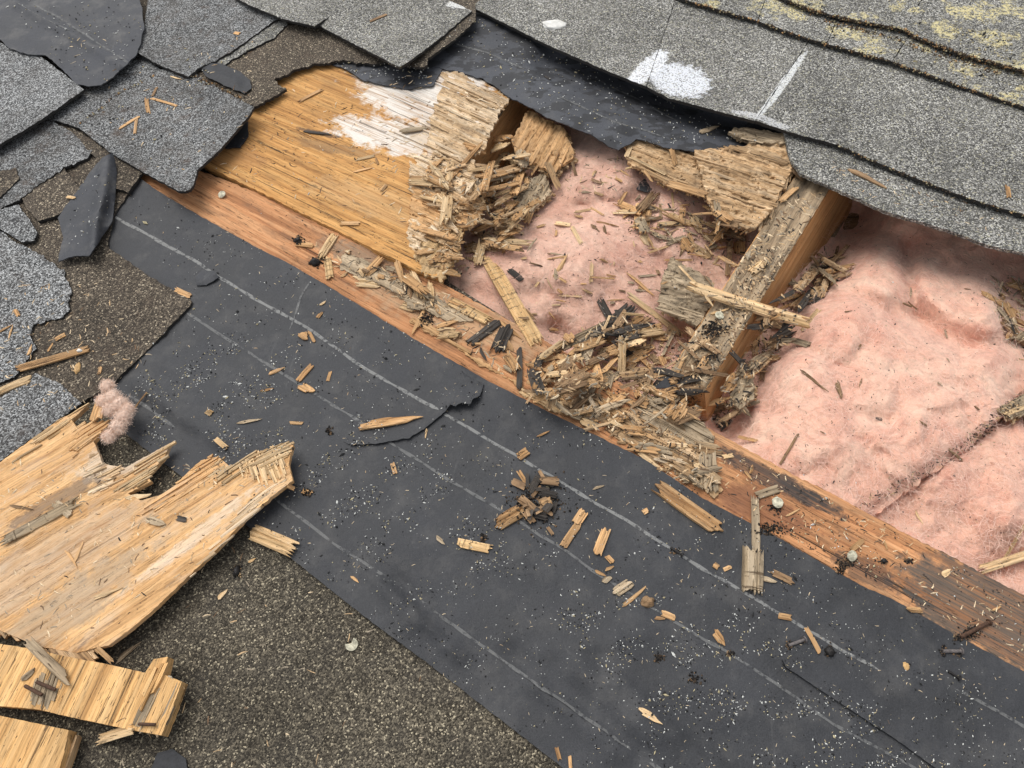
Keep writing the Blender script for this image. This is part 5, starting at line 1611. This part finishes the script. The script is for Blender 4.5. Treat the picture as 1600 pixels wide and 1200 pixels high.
for x0, y0, x1, y1, w, lab in ((842, 752, 876, 756, 12, 'brown ridged flake on the top edge of the black pile'), (846, 790, 862, 784, 12, 'light brown curled chip on the right of the black pile')):
    chip(x0, y0, x1, y1, w, M_BRN if y0 < 760 else M_TAN, lab, name='wood_flake', cat='wood flake')

# ------------------------------------------------------------------ nails, staples and the odd things
def lathe(prof, n=20):
    vs, fs = [], []
    for r, z in prof:
        for i in range(n):
            a = 2 * math.pi * i / n
            vs.append((r * math.cos(a), r * math.sin(a), z))
    for j in range(len(prof) - 1):
        for i in range(n):
            fs.append((j * n + i, j * n + (i + 1) % n, (j + 1) * n + (i + 1) % n, (j + 1) * n + i))
    fs.append(tuple(range(n))[::-1])
    fs.append(tuple((len(prof) - 1) * n + i for i in range(n)))
    return vs, fs


def put(name, vs, fs, mat, M, parent=None, smooth=True):
    me = bpy.data.meshes.new(name)
    me.from_pydata(vs, [], fs)
    grain(me)
    me.materials.append(mat)
    if smooth:
        me.polygons.foreach_set('use_smooth', [True] * len(me.polygons))
        me.set_sharp_from_angle(angle=rad(40))
    o = bpy.data.objects.new(name, me)
    COL.objects.link(o)
    if parent:
        o.parent = parent
    o.matrix_basis = M
    return o


settle()
for x, y, dpx, raise_, tilt, lab in ((349, 306, 13, .003, (.25, -.2), 'pale nail head on the orange plywood near the felt corner'), (1122, 495, 15, .003, (.1, .25), 'pale nail head on top of the rafter'),
                                     (1212, 787, 18, .004, (.15, .1), 'pale nail head beside the grey stick on the deck board'), (1326, 867, 17, .0045, (.5, .25), 'chipped pale nail head lower down the deck board'),
                                     (549, 1007, 20, .0012, (.12, .3), 'broken half nail cap on the dark shingle')):
    p, nn = hit(x, y)
    r = dpx / 2 * mpp(x, y)
    root = bpy.data.objects.new('roofing_nail', None)
    COL.objects.link(root)
    root.empty_display_size = .005
    root.location = p
    root.rotation_euler = (tilt[0], tilt[1], 0)
    tag(root, lab, 'nail', None)
    v, f = lathe([(r * .96, 0), (r, .0005), (r * .97, .0011), (r * .6, .0016), (r * .15, .0018)], 18)
    if 'half' in lab:
        v = [(a * (1 if b < r * .1 or a > 0 else .25), b if not (a < 0 and b > 0) else b * .2, c) for a, b, c in v]
    else:
        rg = random.Random(x)
        v = [(a * (1 + rg.uniform(-.07, .03)), b * (1 + rg.uniform(-.07, .03)), c) for a, b, c in v]
    put('cap', v, f, M_CAP, Matrix.Translation((0, 0, raise_)), root)
    v, f = lathe([(.0015, -.012), (.0015, raise_ + .0003)], 10)
    put('shank', v, f, M_RUST, Matrix(), root)


def rod(px0, py0, px1, py1, r, mat, name, lab, cat, z0=0, z1=0, head=0, parent=None):
    a, _n = hit(px0, py0)
    b, _n = hit(px1, py1)
    zz = max(a.z, b.z) if abs(a.z - b.z) > .004 else None
    if zz is not None:
        a, b = P(px0, py0, zz), P(px1, py1, zz)
    a, b = a + Vector((0, 0, r + z0)), b + Vector((0, 0, r + z1))
    L = (b - a).length
    v, f = lathe([(r * .9, 0), (r, L * .1), (r, L - .0005)] + ([(head, L - .0004), (head, L + .0006)] if head else [(r * .4, L)]), 10)
    M = Matrix.Translation(a) @ (b - a).to_track_quat('Z', 'Y').to_matrix().to_4x4()
    o = put(name, v, f, mat, M)
    if lab:
        tag(o, lab, cat)
    return o


rod(1232, 1009, 1257, 1000, .0014, M_IRON, 'bent_nail', 'short tarry nail lying above the felt lap corner', 'nail', head=.003)
rod(1500, 996, 1544, 973, .0016, M_RUST, 'bent_nail', 'long rusty nail lying on the black stained board end', 'nail', head=.003)
rod(1472, 1018, 1501, 1018, .0015, M_IRON, 'bent_nail', 'short tarry nail on the felt below the board stain', 'nail', head=.003)
rod(1481, 1049, 1498, 1060, .0011, M_TAR, 'bent_nail', 'small black nail at the upper edge of the felt lap', 'nail', head=.0025)
rod(44, 1073, 69, 1087, .0015, M_RUST, 'rusty_nail', 'lower rusty nail of the pair on the clean chunk', 'nail', .003, .001)
rod(62, 1067, 90, 1079, .0015, M_RUST, 'rusty_nail', 'upper rusty nail of the pair on the clean chunk', 'nail', .003, .001)
rod(219, 1132, 246, 1133, .0013, M_RUST, 'rusty_staple', 'rusty staple near the end of the clean chunk', 'staple', .0015, .0015)
rod(1047, 856, 1066, 868, .0013, M_TAR, 'bent_nail', 'black bent nail on the upper printed line', 'nail', head=.0024)


def lump(x, y, rx, ry, rz, mat, name, lab, cat, seed, ang=0, z=0):
    bm = bmesh.new()
    bmesh.ops.create_icosphere(bm, subdivisions=3, radius=1)
    p, nn = hit(x, y)
    m = mpp(x, y)
    for v in bm.verts:
        k = 1 + .35 * noise.noise(v.co * 1.7 + Vector((seed, 0, 0))) + .15 * noise.noise(v.co * 4 + Vector((0, seed, 0)))
        v.co = Vector((v.co.x * rx * m * k, v.co.y * ry * m * k, max(-.2, v.co.z) * rz * k))
    me = bpy.data.meshes.new(name)
    bm.to_mesh(me)
    bm.free()
    grain(me)
    me.polygons.foreach_set('use_smooth', [True] * len(me.polygons))
    me.materials.append(mat)
    o = bpy.data.objects.new(name, me)
    COL.objects.link(o)
    o.location = p + Vector((0, 0, z))
    o.rotation_euler = (0, 0, ang)
    return tag(o, lab, cat)


lump(121, 576, 4.5, 10, .0025, M_SEED, 'seed', 'almond shaped tan seed on the brown square shingle', 'seed', 1, .15)
lump(866, 39, 20, 12, .003, M_SEAL, 'sealant_blob', 'white sealant blob on the shingle near the top edge', 'sealant', 3, -.05)
lump(1012, 941, 10, 9, .006, M_BRN, 'wood_lump', 'round brown wood lump on the second printed line', 'wood lump', 5)
lump(1296, 1018, 7, 8, .005, M_TAR, 'tar_lump', 'tar clump on the felt above the lap corner', 'tar', 7)
lump(1416, 1041, 5, 6, .0012, M_SEED, 'leaf_scrap', 'small oval tan leaf at the upper edge of the felt lap', 'leaf', 9)
lump(492, 411, 9, 7, .007, M_TAR, 'tar_lump', 'black tar lump at the felt edge beside the checked stick', 'tar', 11)
lump(465, 376, 7, 4, .004, M_TAR, 'tar_lump', 'small black lump above the checked chip on the deck board', 'tar', 12)
lump(124, 548, 4, 3, .002, M_SEAL, 'white_pebble', 'white pebble on the brown square shingle', 'pebble', 13)
lump(1381, 877, 5, 4, .003, M_TAR, 'tar_lump', 'round black tar spot below the lower nail head', 'tar', 15)
lump(370, 893, 5, 8, .004, M_TAR, 'tar_lump', 'dark brown lump beside the splinter on the dark shingle', 'tar', 16)
felt_piece('felt_scrap', [(984, 284), (996, 275), (1012, 282), (1023, 292), (1012, 301), (996, 296)], hit(1002, 290)[0].z + .002, M_FELT, 'small black felt scrap lying on the left insulation', [([(1003, 288)], .002, 14)], 190, .0012, 4, cat='felt scrap')
felt_piece('felt_scrap', [(306, 432), (318, 421), (334, 424), (343, 432), (322, 446), (308, 446)], .0072, M_FELT3, 'crinkled grey felt scrap stuck on the upper printed line', [([(312, 440), (335, 428)], .002, 6)], 191, .0012, 4, nz=((.0012, 8, 8),), cat='felt scrap')
felt_piece('felt_scrap', [(236, 1200), (246, 1176), (270, 1170), (290, 1186), (300, 1230), (240, 1230)], .0045, M_TARPAPER, 'black tar scrap on the dark shingle at the bottom edge', [], 192, .0012, 5, cat='felt scrap')
felt_piece('felt_scrap', [(1018, 607), (1040, 590), (1075, 582), (1076, 596), (1050, 606)], hit(1045, 596)[0].z + .002, M_TARPAPER, 'black felt scrap in the heap before the rafter foot', [], 193, .0012, 5, cat='felt scrap')

# the pink tuft torn out with the panel
M_TUFT = plain('tuft_fibreglass', (.86, .62, .49), .95, 300, .25)
M_TUFTF = plain('tuft_fibres', (.92, .71, .58), .95, 300, .15)


def tuft():
    rng = random.Random(4)
    c0 = hit(178, 640)[0]
    cs = [(168, 604, .007), (176, 622, .009), (162, 626, .007), (188, 632, .009), (192, 652, .009), (184, 668, .009), (172, 640, .008), (200, 640, .006), (170, 682, .006)]
    bm = bmesh.new()
    for x, y, r in cs:
        t = bmesh.ops.create_icosphere(bm, subdivisions=3, radius=1)
        p = P(x, y, .026)
        for v in t['verts']:
            k = 1 + .5 * noise.noise(v.co * 2 + p * 300) + .25 * noise.noise(v.co * 6 + p * 300)
            k *= .42
            v.co = p + Vector((v.co.x * r * k, v.co.y * r * k, v.co.z * r * .7 * k))
    me = bpy.data.meshes.new('insulation_tuft')
    vs = [v.co.copy() for v in bm.verts]
    fs = [tuple(v.index for v in f.verts) for f in bm.faces]
    bm.free()
    o = link('insulation_tuft', vs, fs, M_TUFT, P(178, 640, .02), smooth=True)
    tag(o, 'fluffy pink insulation tuft caught on the jagged end of the panel', 'insulation tuft')
    V, Fc = [], []
    for _ in range(11000):
        x, y, r = rng.choice(cs)
        d = Vector((rng.gauss(0, 1), rng.gauss(0, 1), rng.gauss(.2, 1))).normalized()
        q = P(x, y, .026) + Vector((d.x, d.y, d.z * .75)) * r * rng.uniform(.3, 1.12)
        a = rng.uniform(0, 6.28)
        t = (Vector((math.cos(a), math.sin(a), rng.gauss(0, .6))).cross(d) + d * rng.gauss(.08, .15)).normalized()
        cur = d * -.5 + Vector((rng.gauss(0, .8), rng.gauss(0, .8), rng.gauss(0, .6)))
        b = len(V)
        wd = rng.uniform(.00006, .00014)
        for j in range(4):
            s = t.cross(d).normalized() * wd
            V += [q - s, q + s]
            q = q + t * .0021
            t = (t + cur * .5).normalized()
        for j in range(3):
            Fc.append((b + 2 * j, b + 2 * j + 1, b + 2 * j + 3, b + 2 * j + 2))
    f = link('loose_fibres', V, Fc, M_TUFTF, P(178, 640, .02), parent=o, keep=False)
    f['kind'] = 'stuff'


tuft()
chip(163, 622, 150, 660, 18, M_TAN, 'tan chunk holding the pink tuft at the panel end', ends=(.018, .004))
